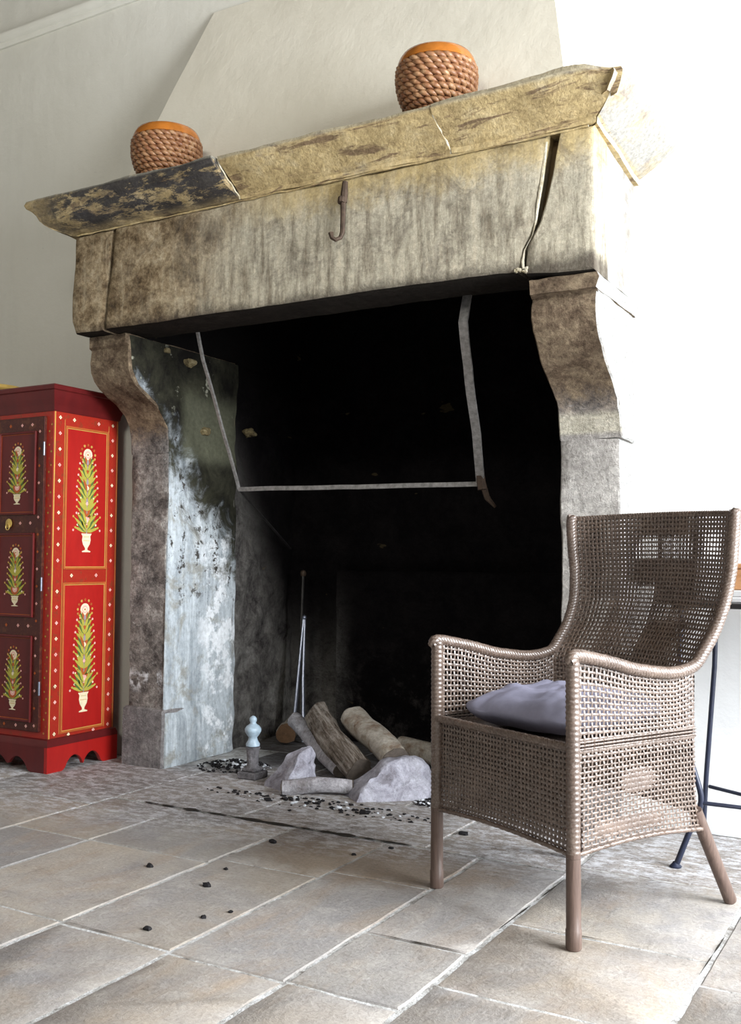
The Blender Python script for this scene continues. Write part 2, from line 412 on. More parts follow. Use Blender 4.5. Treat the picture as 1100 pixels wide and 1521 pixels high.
M['boxwood'] = mat_wood('orange brown box wood', (.32,.15,.06), (.5,.27,.13), (4, 30, 30), .5)
M['paper'] = flat('grey paper', (.5,.5,.5), .9)
# cabinet
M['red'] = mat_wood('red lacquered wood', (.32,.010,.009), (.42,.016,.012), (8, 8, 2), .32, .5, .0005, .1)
M['shaded_red'] = mat_wood('shaded red lacquered wood', (.085,.007,.008), (.125,.010,.010), (8, 8, 2), .34, .5, .0005, .1)  # darker copy of the red, with the shade of the front painted in
M['gold'] = flat('painted gold line', (.55,.33,.08), .4, 0, .4)
M['orange'] = flat('painted orange scroll', (.42,.10,.025), .45)
M['pink'] = flat('painted pink blossom', (.78,.42,.38), .5)
M['cream'] = flat('painted cream', (.80,.70,.48), .5)
M['olive'] = flat('painted olive leaf', (.42,.38,.06), .5)
M['green'] = flat('painted dark green leaf', (.08,.15,.04), .5)
M['grey_p'] = flat('painted grey lilac sprig', (.33,.27,.30), .5)
def mat_border(base):
    t = NT('painted scroll border'); p = t.obj()
    w = t.noise(p, 55, 3, .6, 1.2)
    l = t.ramp(w, [(.485, 0), (.5, 1), (.515, 0)])
    c = t.mix(t.math('MULTIPLY', l, .55), base, tuple(.35*q + .65*w_ for q, w_ in zip((.5,.22,.06), base)))
    g = t.ramp(t.noise(p, 38, 2, .5), [(.6, 0), (.64, 1)])
    c = t.mix(t.math('MULTIPLY', g, .45), c, (.14,.05,.02))
    return t.out(c, .35, spec=.5)
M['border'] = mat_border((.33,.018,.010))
M['shaded_border'] = mat_border((.055,.008,.007))  # border colour darkened to paint the shade on the doors
def mat_rope():
    t = NT('twisted rope weave'); p = t.obj()
    a = t.noise(p, 40, 3); b = t.noise(p, 240, 3, .7)
    c = t.ramp(a, [(.3, (.17,.062,.026)), (.55, (.30,.15,.07)), (.75, (.46,.29,.16))])
    c = t.mix(t.ramp(b, [(.3, .5), (.5, 0)]), c, (.09,.035,.016))
    return t.out(c, .42, t.bump(b, .3, .001), spec=.5)
M['rope'] = mat_rope()

# ------------------------------------------------------------------ room shell
WY = 3.42                                             # back wall plane
def wallbox(name, x0, x1, y0, y1, z0, z1, mat):
    m = MB(); m.box(x0, x1, y0, y1, z0, z1); o = m.build(name, mat, weld=False)
    return struct(recentre(o, ((x0+x1)/2, (y0+y1)/2, z0)))
m = MB()
XO0, XO1 = -2.98, -1.02
m.box(-5.2, XO0, WY, WY+.35, 0, 4.0); m.box(XO1, 2.2, WY, WY+.35, 0, 4.0); m.box(XO0, XO1, WY, WY+.35, 2.3, 4.0)
wb = struct(recentre(m.build('wall_back', M['wall'], weld=False), (-1.5, WY, 0)))
M['ceilwood'] = mat_wood('darkened timber ceiling', (.06,.04,.028), (.12,.085,.06), (2, 14, 14), .7)  # unseen ceiling, colour darkened to cut the bounced light
M['greywall'] = mat_wall('darkened grey limewash', (.34,.33,.30), (.28,.27,.24))  # unseen left wall, toned down to lower the ambient light
wallbox('wall_left', -5.35, -5.2, -2.6, WY+.35, 0, 4.0, M['greywall'])
wallbox('ceiling', -5.35, 2.35, -2.6, WY+.35, 4.0, 4.12, M['ceilwood'])
# right wall with a tall window opening
m = MB(); WX = 2.2; wy0, wy1, wz0, wz1 = .9, 3.15, .5, 3.0
m.box(WX, WX+.15, -2.6, wy0, 0, 4.0); m.box(WX, WX+.15, wy1, WY+.35, 0, 4.0)
m.box(WX, WX+.15, wy0, wy1, 0, wz0); m.box(WX, WX+.15, wy0, wy1, wz1, 4.0)
struct(recentre(m.build('wall_right', M['wall'], weld=False), (WX, 0, 0)))
m = MB()
for yy in (wy0+.03, (wy0+wy1)/2, wy1-.03): m.box(WX+.05, WX+.10, yy-.03, yy+.03, wz0, wz1)
for zz in (wz0+.03, wz1-.03, 1.6): m.box(WX+.055, WX+.095, wy0, wy1, zz-.025, zz+.025)
struct(recentre(m.build('window_1', M['white'], weld=False), (WX, (wy0+wy1)/2, wz0)))
# coving moulding running along the back wall
prof = [(0,0),(.012,.0),(.02,.012),(.02,.022),(.035,.03),(.045,.045),(.045,.055),(.03,.062),(.0,.066)]
m = MB(); rings = []
for k in range(60):
    x = lerp(-5.2, 2.2, k/59)
    rings.append([wob((x, WY - d, 3.485 + h), .0015, 3, 2) for d, h in prof])
m.loft(rings, caps=False, closed=False)
struct(recentre(m.build('trim_1', M['wall'], sharp=50), (-1.5, WY, 3.485)))

# plaster hood above the mantel
def hood():
    m = MB(); N = 24; K = 16
    z0, z1 = 2.30, 3.30; s = .33
    def Y(z): return 3.10 + s*(z-2.35)
    def XL(z): return lerp(-2.795, -2.965, 0) + ((z-2.79)*.322) - .135
    def XR(z): return -1.083 - (z-2.55)*.21
    rings = []
    for i in range(K+1):
        z = lerp(z0, z1, i/K); y = Y(z); xl, xr = XL(z), XR(z); ring = []
        for k in range(5): ring.append((xl, lerp(WY+.02, y, k/4), z))
        for k in range(1, N+1): ring.append((lerp(xl, xr, k/N), y, z))
        for k in range(1, 5): ring.append((xr, lerp(y, WY+.02, k/4), z))
        rings.append([wob(p, .004, 1.6, 5) for p in ring])
    m.loft(rings, caps=False, closed=False)
    o = m.build('wall_chimney_hood', M['hood'], sharp=30)
    return struct(recentre(o, (-2.0, 3.2, 2.3)))
hood()

# floor: individual flags with lime joints, one mesh
def floor():
    m = MB(); tints = []
    cols = [(-5.2,-4.55,[-2.6,-1.9,-1.2,-.4,.4,1.1,1.9,2.7,3.42]), (-4.55,-3.9,[-2.6,-1.7,-.9,-.1,.7,1.5,2.3,3.0,3.42]),
            (-3.9,-3.3,[-2.6,-1.8,-1.0,-.2,.6,1.2,2.0,2.5,3.1,3.42]), (-3.3,-2.69,[-2.6,-1.9,-1.1,-.3,.5,1.1,1.7,2.2,2.68,3.42]),
            (-2.69,-2.35,[-2.6,-1.7,-.9,.1,.8,1.4,2.0,2.34,2.64]), (-2.35,-1.88,[-2.6,-1.6,-.8,0,.6,1.25,1.79,2.346,2.64]),
            (-1.88,-1.53,[-2.6,-1.6,-.8,0,.6,1.2,1.78,2.39,2.796]), (-1.53,-1.217,[-2.6,-1.6,-.8,-.1,.5,1.1,1.77,2.46,2.796]),
            (-1.217,-.945,[-2.6,-1.6,-.8,-.1,.5,1.1,1.777,2.1,2.796]), (-.945,-.47,[-2.6,-1.6,-.9,-.2,.4,1.2,1.92,2.335,2.86,3.42]),
            (-.47,.15,[-2.6,-1.7,-.9,-.2,.5,1.1,1.65,2.2,2.75,3.42]), (.15,.85,[-2.6,-1.6,-.8,0,.7,1.4,2.1,2.8,3.42]),
            (.85,1.5,[-2.6,-1.6,-.8,0,.7,1.3,2.0,2.6,3.42]), (1.5,2.2,[-2.6,-1.5,-.8,0,.7,1.4,2.1,2.7,3.42])]
    tiles = [(a, b, y0, y1) for a, b, ys in cols for y0, y1 in zip(ys, ys[1:])]
    # hearth: big slabs behind the long crack
    tiles += [(-2.69,-1.88,2.64,2.796)]
    hx = [-2.69,-2.12,-1.40,-.945]
    tiles += [(a, b, 2.802, 3.24) for a, b in zip(hx, hx[1:])]
    tiles += [(-2.98,-2.69,2.68,3.24)] if False else []
    hx = [-2.69,-2.30,-1.70,-.945]
    tiles += [(a, b, 3.24, 3.85) for a, b in zip(hx, hx[1:])]
    tiles += [(-2.98,-2.3,3.85,4.45),(-2.3,-1.6,3.85,4.45),(-1.6,-1.0,3.85,4.45)]
    pal = [(.50,.45,.39),(.44,.40,.35),(.53,.48,.41),(.41,.39,.36),(.50,.44,.37),(.46,.44,.42),(.36,.35,.34)]
    for (a, b, y0, y1) in tiles:
        g = .004; h = .0022; st = .045
        loop = resample([(a+g,y0+h),(b-g,y0+h),(b-g,y1-h),(a+g,y1-h)], st)
        dz = random.uniform(-.0008, .0012)
        def jit(p, amp=.0035):
            n = noise.noise_vector(Vector((p[0]*9, p[1]*9, 3.1))); n2 = noise.noise_vector(Vector((p[0]*35, p[1]*35, 7.1)))
            return (p[0] + n.x*amp + n2.x*.0018, p[1] + n.y*amp + n2.y*.0018)
        L1 = [jit(p) for p in loop]; cx = (a+b)/2; cy = (y0+y1)/2
        ins = [(p[0] + (cx-p[0])*.006/max(.1,(b-a)/2)*1.0, p[1] + (cy-p[1])*.006/max(.1,(y1-y0)/2)) for p in L1]
        n = len(L1)
        vs = [(p[0], p[1], -.012) for p in L1] + [(p[0], p[1], -.0035) for p in L1] + [(p[0], p[1], dz) for p in ins]
        fs = [(r*n+k, r*n+(k+1)%n, (r+1)*n+(k+1)%n, (r+1)*n+k) for r in range(2) for k in range(n)] + [tuple(range(2*n, 3*n))]
        m.add(vs, fs, 0); c = random.choice(pal); v = random.uniform(.9, 1.08)
        tints += [tuple(q*v for q in c)] * len(fs)
    # lime mortar bed just below the flags, open (dark) along the long hearth crack
    m.box(-5.2, 2.2, -2.6, 2.795, -.06, -.0022, 1); m.box(-5.2, 2.2, 2.803, WY+.05, -.06, -.0022, 1); m.box(-3.2, -.8, WY+.05, 4.6, -.06, -.0022, 1)
    m.box(-5.2, 2.2, 2.794, 2.804, -.06, -.03, 2)
    tints += [(.5,.5,.5)] * 24
    # open dirty joints
    def crack(pts, w):
        P = resample(pts, .02, False); L = []; R = []
        for i, p in enumerate(P):
            q = P[min(i+1, len(P)-1)]; pr = P[max(i-1, 0)]; d = Vector((q[0]-pr[0], q[1]-pr[1])).normalized(); nn = Vector((-d.y, d.x))
            ww = w * max(.12, .55 + noise.noise(Vector((p[0]*22, p[1]*22, 1)))*1.1) * min(1, .3 + i/4, .3 + (len(P)-1-i)/4)
            L.append((p[0]+nn.x*ww, p[1]+nn.y*ww, .0022)); R.append((p[0]-nn.x*ww, p[1]-nn.y*ww, .0022))
        k = len(P); m.add(L + R, [(i, i+1, k+i+1, k+i) for i in range(k-1)], 2); tints.extend([(0,0,0)] * (k-1))
    crack([(-2.54,2.800),(-2.0,2.796),(-1.45,2.799)], .014)
    crack([(-1.21,2.102),(-.96,2.108)], .0035); crack([(-.93,2.333),(-.6,2.34)], .0025)
    crack([(-.946,2.28),(-.940,2.5),(-.935,2.72)], .0028); crack([(-.475,2.25),(-.47,2.5)], .0022)
    crack([(-1.70,1.785),(-1.88,1.79)], .002)
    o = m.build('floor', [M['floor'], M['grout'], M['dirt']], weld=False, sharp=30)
    at = o.data.attributes.new('tint', 'FLOAT_COLOR', 'FACE' if False else 'CORNER')
    k = 0
    buf = []
    for p in o.data.polygons:
        c = tints[p.index] if p.index < len(tints) else (.4,.4,.4)
        buf += [c[0], c[1], c[2], 1.0] * p.loop_total
    at.data.foreach_set('color', buf)
    return struct(o)
floor()

# ------------------------------------------------------------------ fireplace
FP = thing('fireplace', 'large weathered stone fireplace with moulded mantel, cracked lintel and scrolled jambs', 'fireplace', (-2.02, 3.29, 0))
LX0, LX1 = -3.126, -.914; FY = 2.96
def shelf_profile(kind):
    # (outward offset, z); first point inner bottom
    if kind == 'left':
        pr = [(0,2.222),(.008,2.224),(.03,2.232),(.06,2.243),(.085,2.256),(.100,2.272),(.108,2.292),(.120,2.308),(.136,2.318),(.142,2.332),(.136,2.348)]
    elif kind == 'mid':
        pr = [(0,2.222),(.008,2.222),(.010,2.236),(.016,2.24),(.05,2.272),(.085,2.303),(.105,2.325),(.112,2.34),(.108,2.354)]
    else:
        pr = [(0,2.222),(.010,2.222),(.012,2.24),(.02,2.244),(.05,2.27),(.085,2.302),(.108,2.326),(.116,2.342),(.108,2.358)]
    return pr + [(-.3, pr[-1][1]+.002), (-.3, 2.222)]
def cornice_stone(kind, x0, x1, mitL, mitR, mat, seed, amp=.006, dz=0, skew0=0, skew1=0):
    pr = resample(shelf_profile(kind), .022); K = max(8, round((x1-x0)/.03)); rings = []
    for i in range(K+1):
        t = i/K; ring = []
        for d, z in pr:
            a = x0 - d*mitL; b = x1 + d*mitR
            x = lerp(a, b, t) + (skew0*(1-t) + skew1*t) * (z-2.28)
            ring.append(wob((x, FY - d, z + dz), amp, 7, seed))
        rings.append(ring)
    m = MB(); m.loft(rings); return m.build('cornice_stone', mat, FP, 35, recalc=True)
J1, J2 = -2.275, -1.405
o = cornice_stone('left', LX0, J1-.004, 1, 0, M['cornice_p'], 1.0, skew1=-.25); o['label'] = 'cornice stone with flaking dark paint'
cornice_stone('mid', J1+.004, J2-.004, 0, 0, M['cornice'], 2.0, skew0=-.25, skew1=-.2)
# front right stone with a chipped outer corner
def right_front():
    pr = resample(shelf_profile('right'), .022); x0, x1 = J2+.003, LX1; K = 18; rings = []
    for i in range(K+1):
        t = i/K; ring = []
        for d, z in pr:
            a = x0 - .2*(z-2.28); b = x1 + d
            x = lerp(a, b, t); zz = z + .012*t*sm(2.3, 2.35, z)
            chip = sm(x1-.02, x1+.10, x)
            dd = d
            if z > 2.30: zz -= chip*.028; dd = d - chip*.02
            ring.append(wob((x, FY - dd, zz), .006, 7, 3.0))
        rings.append(ring)
    m = MB(); m.loft(rings); return m.build('cornice_stone', M['cornice'], FP, 35, recalc=True)
right_front()
def return_cornice(side):
    pr = resample(shelf_profile('right' if side > 0 else 'left'), .022); K = 16; rings = []
    for i in range(K+1):
        t = i/K; ring = []
        for d, z in pr:
            d2 = max(d, -.14); y = lerp(FY - d2, WY + .03, t)
            e = d2*(1 + .30*t*(d2 > 0))
            x = (LX1 + e) if side > 0 else (LX0 - e)
            zz = z - .045*t*(1 if side > 0 else .2)
            chip = sm(.22, .0, t) if side > 0 and z > 2.30 else 0
            zz -= .022*chip; x -= .022*chip
            ring.append(wob((x + .002*side, y + .003, zz), .006, 7, 4.0 + side))
        rings.append(ring)
    m = MB(); m.loft(rings); return m.build('cornice_stone', M['cornice'] if side > 0 else M['cornice_p'], FP, 35, recalc=True)
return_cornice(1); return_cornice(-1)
# crumbs of mortar in the two cornice joints
for jx, sk in ((J1, -.25), (J2, -.2)):
    m = MB()
    pts = [(jx + sk*(z-2.28), FY - d*.93 + .0, z) for d, z in shelf_profile('mid')[1:9]]
    m.tube([wob(p, .004, 30, jx) for p in resample(pts, .008, False)], .0035, 6)
    m.build('mortar_joint', M['mortar'], FP)
m = MB(); pts = []
for i in range(90):
    x = lerp(-3.1, -.93, i/89); pts.append(wob((x, FY-.004, 2.219), .004, 14, 9))
m.tube(pts, [.0035 + .0045*noise.noise(Vector((i*.31, 4, 0))) for i in range(90)], 6)
m.build('mortar_joint', M['cornice'], FP)

def slab_xz(poly, y0, y1, step, amp, seed, chamfer=.012):
    """a stone whose outline is drawn in XZ, front face at y0"""
    P = resample(poly, step); cx = sum(p[0] for p in P)/len(P); cz = sum(p[1] for p in P)/len(P)
    m = MB(); rings = []
    K = max(3, round((y1-y0)/.05))
    for i in range(K+1):
        y = lerp(y0 + chamfer, y1, i/K)
        rings.append([wob((p[0], y, p[1]), amp, 6, seed) for p in P])
    # front: inset ring then a grid-like fill through concentric rings
    W = max(p[0] for p in P)-min(p[0] for p in P); Hh = max(p[1] for p in P)-min(p[1] for p in P)
    front = []
    for ins, yy in ((0, chamfer), (chamfer*.3, chamfer*.35), (chamfer, 0), (.05, 0), (.1, 0)):
        fx = 1 - 2*ins/W; fz = 1 - 2*ins/Hh
        front.append([wob((cx + (p[0]-cx)*fx, y0+yy, cz + (p[1]-cz)*fz), amp, 6, seed) for p in P])
    front[-1] = [Vector((q.x, y0, q.z)) for q in front[-1]]
    m.loft(list(reversed(front)) + rings[1:], caps=False)
    last = front[-1]; n = len(last)
    last = [Vector((q.x, y0, q.z)) for q in last]; m.add(last, [tuple(range(n))], 0); m.add(rings[-1], [tuple(reversed(range(n)))], 0)
    return m
ZB, ZT = 1.805, 2.222
# main lintel stone: right end follows the wedge shaped crack
main = [(-2.945,ZB+.005),(-2.6,ZB+.002),(-2.0,ZB+.002),(-1.5,ZB),(-1.165,1.797),(-1.150,1.83),(-1.148,1.87),(-1.105,1.95),(-1.098,2.0),(-1.075,2.12),(-1.062,ZT),(-1.6,ZT),(-2.3,ZT),(-2.90,ZT)]
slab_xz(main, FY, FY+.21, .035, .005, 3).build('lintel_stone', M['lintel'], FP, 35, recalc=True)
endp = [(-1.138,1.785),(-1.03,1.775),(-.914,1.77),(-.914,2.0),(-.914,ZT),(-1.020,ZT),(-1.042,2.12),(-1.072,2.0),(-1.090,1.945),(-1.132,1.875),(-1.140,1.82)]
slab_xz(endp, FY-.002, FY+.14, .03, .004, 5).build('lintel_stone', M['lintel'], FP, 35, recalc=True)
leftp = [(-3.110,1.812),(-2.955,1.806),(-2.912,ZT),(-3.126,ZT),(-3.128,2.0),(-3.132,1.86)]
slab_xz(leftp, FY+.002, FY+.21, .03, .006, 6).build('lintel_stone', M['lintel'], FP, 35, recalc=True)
# returns of the lintel to the wall, right one pale with the window light in its colour
def ret(x0, x1, y0, y1, z0, z1, mat, name='lintel_return', amp=.003, seed=7):
    m = MB(); P = resample([(x0,z0),(x1,z0),(x1,z1),(x0,z1)], .05); rings = []
    K = 8
    for i in range(K+1): rings.append([wob((p[0], lerp(y0, y1, i/K), p[1]), amp, 6, seed) for p in P])
    m.loft(rings); return m.build(name, mat, FP, 35, recalc=True)
M['litstone'] = mat_ash('lit pale stone', (.31,.305,.29), (.36,.355,.35), (.22,.20,.17), 7)  # lit version of the lintel stone, window brightness in the colour
ret(-1.14, -.916, FY+.135, WY+.03, 1.775, ZT, M['litstone'])
ret(-3.124, -2.93, FY+.208, WY+.03, 1.81, ZT, M['lintel'])
# mortar and earth inside the wedge crack
m = MB()
cl = [(-1.066,2.215),(-1.079,2.12),(-1.101,2.0),(-1.107,1.952)]
cr = [(-1.035,2.215),(-1.052,2.12),(-1.080,2.0),(-1.095,1.952)]
vs = [(x, FY+.05, z) for x, z in cl] + [(x+.03, FY+.05, z) for x, z in cr]
m.add(vs, [(i, i+1, 5+i, 4+i) for i in range(3)], 0)
m.build('crack_fill', M['void'], FP, 0)
m = MB(); m.tube([wob((x+.004, FY+.004, z), .002, 40, 2) for x, z in [(-1.072,2.2),(-1.080,2.14),(-1.088,2.08),(-1.1,2.0),(-1.107,1.955),(-1.12,1.91),(-1.146,1.865),(-1.15,1.83),(-1.15,1.80)]], [.0035,.0055,.006,.005,.004,.0015,.002,.005,.004], 6)
for k in range(7): 
    c = Vector((-1.17 + .012*k*random.random(), FY+.004, 1.795 + .012*random.random()))
    m.lathe([(0,-.008),(.008,-.004),(.008,.004),(0,.008)], c, 6)
m.build('mortar_joint', M['mortar'], FP)

# iron hook on the lintel
hk = []
m = MB(); X = -1.803
m.tube([(X, FY-.006, 2.205),(X, FY-.012, 2.16),(X-.002, FY-.012, 2.13)], [.010,.013,.012], 8)
m.tube([(X-.004, FY-.02, 2.145),(X-.004, FY-.024, 2.125)], .014, 8)
m.tube([(X, FY-.018, 2.13),(X, FY-.02, 2.06),(X, FY-.022, 2.02),(X-.004, FY-.03, 2.0),(X-.016, FY-.04, 1.992),(X-.028, FY-.045, 2.0),(X-.033, FY-.045, 2.018)], [.010,.009,.009,.008,.008,.008,.010], 8)
m.build('iron_hook', M['rust'], FP)

# consoles and jambs
def profile_stone(name, prof, x0, x1, mat, amp, seed, mats_side=None):
    m = MB(); P = resample(prof, .025); K = max(4, round((x1-x0)/.03)); rings = []
    e = .007
    for i in range(K+1):
        x = lerp(x0, x1, i/K)
        rings.append([wob((x, p[0], p[1]), amp, 9, seed) for p in P])
    def shrink(ring, dx):
        c = sum((Vector(q) for q in ring), Vector())/len(ring); out = []
        for q in ring:
            d = (Vector(q)-c); f = 1 - e/max(d.length, .05); out.append(c + d*f + Vector((dx,0,0)))
        return out
    r0 = shrink(rings[0], -e*.7); r1 = shrink(rings[-1], e*.7)
    rings = [r0] + rings + [r1]
    n = len(P); m.loft(rings, caps=False)
    m.add(rings[0], [tuple(reversed(range(n)))], 0); m.add(rings[-1], [tuple(range(n))], 0)
    return m.build(name, mat, FP, 35, recalc=True)
JB = 3.76
cR = [(2.985,1.772),(2.985,1.728),(3.005,1.715),(2.995,1.69),(2.990,1.655),(3.005,1.615),(3.035,1.575),(3.075,1.535),(3.13,1.49),(3.18,1.455),(3.225,1.415),(3.25,1.37),(3.262,1.32),(3.268,1.29),(JB,1.29),(JB,1.772)]
cL = [(3.03,1.806),(3.03,1.765),(3.045,1.755),(3.040,1.70),(3.045,1.66),(3.065,1.625),(3.095,1.597),(3.14,1.572),(3.20,1.54),(3.25,1.505),(3.28,1.46),(3.292,1.41),(3.292,1.34),(JB,1.34),(JB,1.806)]
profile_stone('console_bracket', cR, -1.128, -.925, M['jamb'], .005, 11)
profile_stone('console_bracket', cL, -3.10, -2.895, M['jamb'], .005, 12)
# abacus lip under the right end of the lintel, running back to the wall
m = MB(); P = resample([(-1.132,1.768),(-.912,1.768),(-.905,1.752),(-.915,1.722),(-1.13,1.722)], .03); rings = []
for i in range(12): rings.append([wob((p[0], lerp(FY+.012, WY+.02, i/11), p[1]), .004, 9, 15) for p in P])
m.loft(rings); m.build('moulding', M['jamb'], FP, 35, recalc=True)
jR = [(3.275,.0),(JB,.0),(JB,1.29),(3.270,1.29),(3.275,1.0)]
jL = [(3.293,.0),(JB,.0),(JB,1.34),(3.293,1.34),(3.293,.8)]
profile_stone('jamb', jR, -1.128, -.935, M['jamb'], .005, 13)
profile_stone('jamb', jL, -3.09, -2.895, M['jamb'], .005, 14)
pL = [(3.27,.0),(3.6,.0),(3.6,.235),(3.292,.247),(3.275,.24)]
profile_stone('plinth_stone', pL, -3.105, -2.888, M['jamb'], .004, 16)
pR = [(3.25,.0),(3.6,.0),(3.6,.235),(3.27,.247),(3.253,.24)]
profile_stone('plinth_stone', pR, -1.135, -.925, M['jamb'], .004, 17)
# plaster lining on the inner side of the left jamb
def lining(a, b):
    y = lerp(3.30, JB+.015, a); z = lerp(0, 1.80, b)
    if a > .85: y += .018*noise.noise(Vector((0, z*9, 2))) + .02*noise.noise(Vector((0, z*3, 5)))
    # follow the bracket where it leans out
    y0 = interp([(0,3.285),(1.34,3.30),(1.45,3.29),(1.54,3.215),(1.6,3.105),(1.66,3.06),(1.8,3.045)], z)
    y = lerp(y0, y, a)
    th = .008 + .004*noise.noise(Vector((y*6, z*6, 1)))
    edge = min(1, a*14, (1-a)*22)
    return (-2.893 + th*edge + .02*sm(.25,.18,z)*edge*.6, y, z)
m = MB(); m.grid(lining, 40, 120); m.build('lining', M['lining'], FP, 0, recalc=False)
# rubble side wall, back wall and throat of the firebox
def rub(p, amp=.016, sc=7): return wob(p, amp, sc, 21)
m = MB()
m.grid(lambda a, b: rub((lerp(-2.905, -2.955, a), lerp(JB-.01, 4.36, a), lerp(-.01, 2.43, b))), 30, 90)
m.grid(lambda a, b: rub((lerp(-2.99, -1.0, a), 4.34, lerp(-.01, 2.43, b))), 70, 80)
m.grid(lambda a, b: rub((lerp(-1.04, -1.115, a), lerp(4.36, JB-.01, a), lerp(-.01, 2.43, b))), 24, 70)
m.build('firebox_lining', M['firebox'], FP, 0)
# chimney throat behind the lintel: sloping sooted planes
m = MB()
m.grid(lambda a, b: rub((lerp(-2.9, -1.14, a), lerp(FY+.2, 3.42, b), lerp(1.86, 2.42, b)), .01), 40, 16)
m.grid(lambda a, b: rub((lerp(-2.97, -1.10, a), lerp(3.38, 4.38, b), 2.42), .01), 30, 12)
for sx in (-2.9, -1.12):
    m.grid(lambda a, b: rub((sx, lerp(3.16, 4.36, a), lerp(1.80, 2.42, b)), .008), 24, 16)
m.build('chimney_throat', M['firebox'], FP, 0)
# ledge of the fireback
m = MB(); P = resample([(4.24,.0),(4.24,.815),(4.25,.828),(4.36,.828),(4.36,.0)], .05); rings = []
for i in range(30): rings.append([wob((lerp(-2.62, -1.25, i/29), p[0], p[1]), .006, 6, 23) for p in P])
m.loft(rings); m.build('fireback', M['firebox'], FP, 35, recalc=True)
# pale stones showing on the upper left side wall
def rock(c, r, seed, mat, name, parent=None, flatz=1.):
    m = MB(); prof = [(sin(pi*i/10)*r, -cos(pi*i/10)*r) for i in range(11)]
    cc = Vector(c)
    def fn(p):
        d = p - cc; q = Vector((d.x, d.y, d.z*flatz)); return cc + q*(1 + .5*noise.noise(q*(1.6/r) + Vector((seed, 0, seed))))
    m.lathe(prof, c, 14, fn=fn); return m.build(name, mat, parent, 30)
M['barestone'] = mat_ash('yellowed bare stone', (.22,.175,.09), (.36,.31,.19), (.06,.045,.025), 45)
for i, (y, z, r) in enumerate([(3.53,1.46,.034),(3.87,1.49,.034),(3.27,1.775,.022),(3.42,1.75,.036)]):
    o = rock((-2.893, y, z), r, i, M['barestone'], 'embedded_stone', FP, .6)
# hanging wrought iron frame: two flat struts, a front bar and two short stays
iy = 3.5
def bar(pts, w, t, mat, name='bar', parent=FP):
    m = MB(); P = resample(pts, .06, False); vs = []
    for p in P:
        q = wob(p, .003, 5, 31)
        for dx, dy in ((-w/2,-t/2),(w/2,-t/2),(w/2,t/2),(-w/2,t/2)): vs.append((q.x+dx, q.y+dy, q.z))
    k = len(P); m.add(vs, [(i*4+j, i*4+(j+1)%4, i*4+4+(j+1)%4, i*4+4+j) for i in range(k-1) for j in range(4)] + [(3,2,1,0), tuple((k-1)*4+j for j in range(4))], 0, False)
    return m.build(name, mat, parent, 30)
FR = thing('iron_hood_frame', 'wrought iron bar frame hanging inside the fireplace opening below the lintel', 'iron frame', (-2.05, 3.5, 1.18))
bar([(-2.64,3.17,1.83),(-2.645,3.22,1.70),(-2.655,3.36,1.45),(-2.665,iy,1.185)], .011, .012, M['iron_rub'], 'strut', FR)
bar([(-1.43,3.17,1.83),(-1.425,3.12,1.70),(-1.455,3.24,1.52),(-1.49,3.38,1.35),(-1.528,iy,1.172)], .032, .010, M['iron_rub'], 'strut', FR)
m = MB(); pts = resample([(-2.665,iy,1.187),(-1.515,iy,1.172)], .05, False); vs = []
for p in pts:
    q = wob(p, .0022, 5, 33)
    for dy, dz in ((-.008,-.009),(.008,-.009),(.008,.009),(-.008,.009)): vs.append((q.x, q.y+dy, q.z+dz))
k = len(pts); m.add(vs, [(i*4+j, i*4+(j+1)%4, i*4+4+(j+1)%4, i*4+4+j) for i in range(k-1) for j in range(4)] + [(3,2,1,0), tuple((k-1)*4+j for j in range(4))], 0, False)
m.build('front_bar', M['iron_rub'], FR, 30)
m = MB(); m.tube([(-2.665,iy,1.187),(-2.78,3.87,1.06),(-2.90,4.24,.94)], .006, 6)
m.build('stay', M['iron'], FR)
m = MB(); m.tube([(-1.52,iy,1.18),(-1.50,3.50,1.12),(-1.475,3.52,1.085)], [.014,.012,.006], 6)
m.tube([(-1.525,iy-.01,1.215),(-1.515,iy-.012,1.15)], .018, 6); m.build('stay', M['rust'], FR)

# fire tools leaning in the back left corner
T1 = thing('fire_tongs', 'steel fire tongs leaning in the back left corner of the firebox', 'fire tongs', (-2.74, 4.10, 0))
m = MB(); m.tube([(-2.755,4.06,.01),(-2.765,4.12,.3),(-2.782,4.19,.585)], [.010,.008,.006], 8); m.build('tong_arm', M['steel'], T1)
m = MB(); m.tube([(-2.690,4.06,.01),(-2.735,4.12,.3),(-2.774,4.19,.585)], [.010,.008,.006], 8); m.build('tong_arm', M['steel'], T1)
m = MB(); m.lathe([(0,-.012),(.010,-.008),(.013,0),(.010,.008),(0,.014)], (-2.778,4.19,.596), 12); m.build('pivot_knob', M['steel'], T1)
T2 = thing('fire_poker', 'dark iron poker standing behind the tongs in the back left corner', 'fire poker', (-2.79, 4.16, 0))
m = MB(); m.tube([(-2.78,4.14,.01),(-2.80,4.21,.8)], .007, 8); m.build('rod', M['iron'], T2)
m = MB(); m.lathe([(0,-.02),(.012,-.014),(.016,0),(.012,.012),(0,.018)], (-2.801,4.213,.815), 12); m.build('handle_knob', M['rust'], T2)

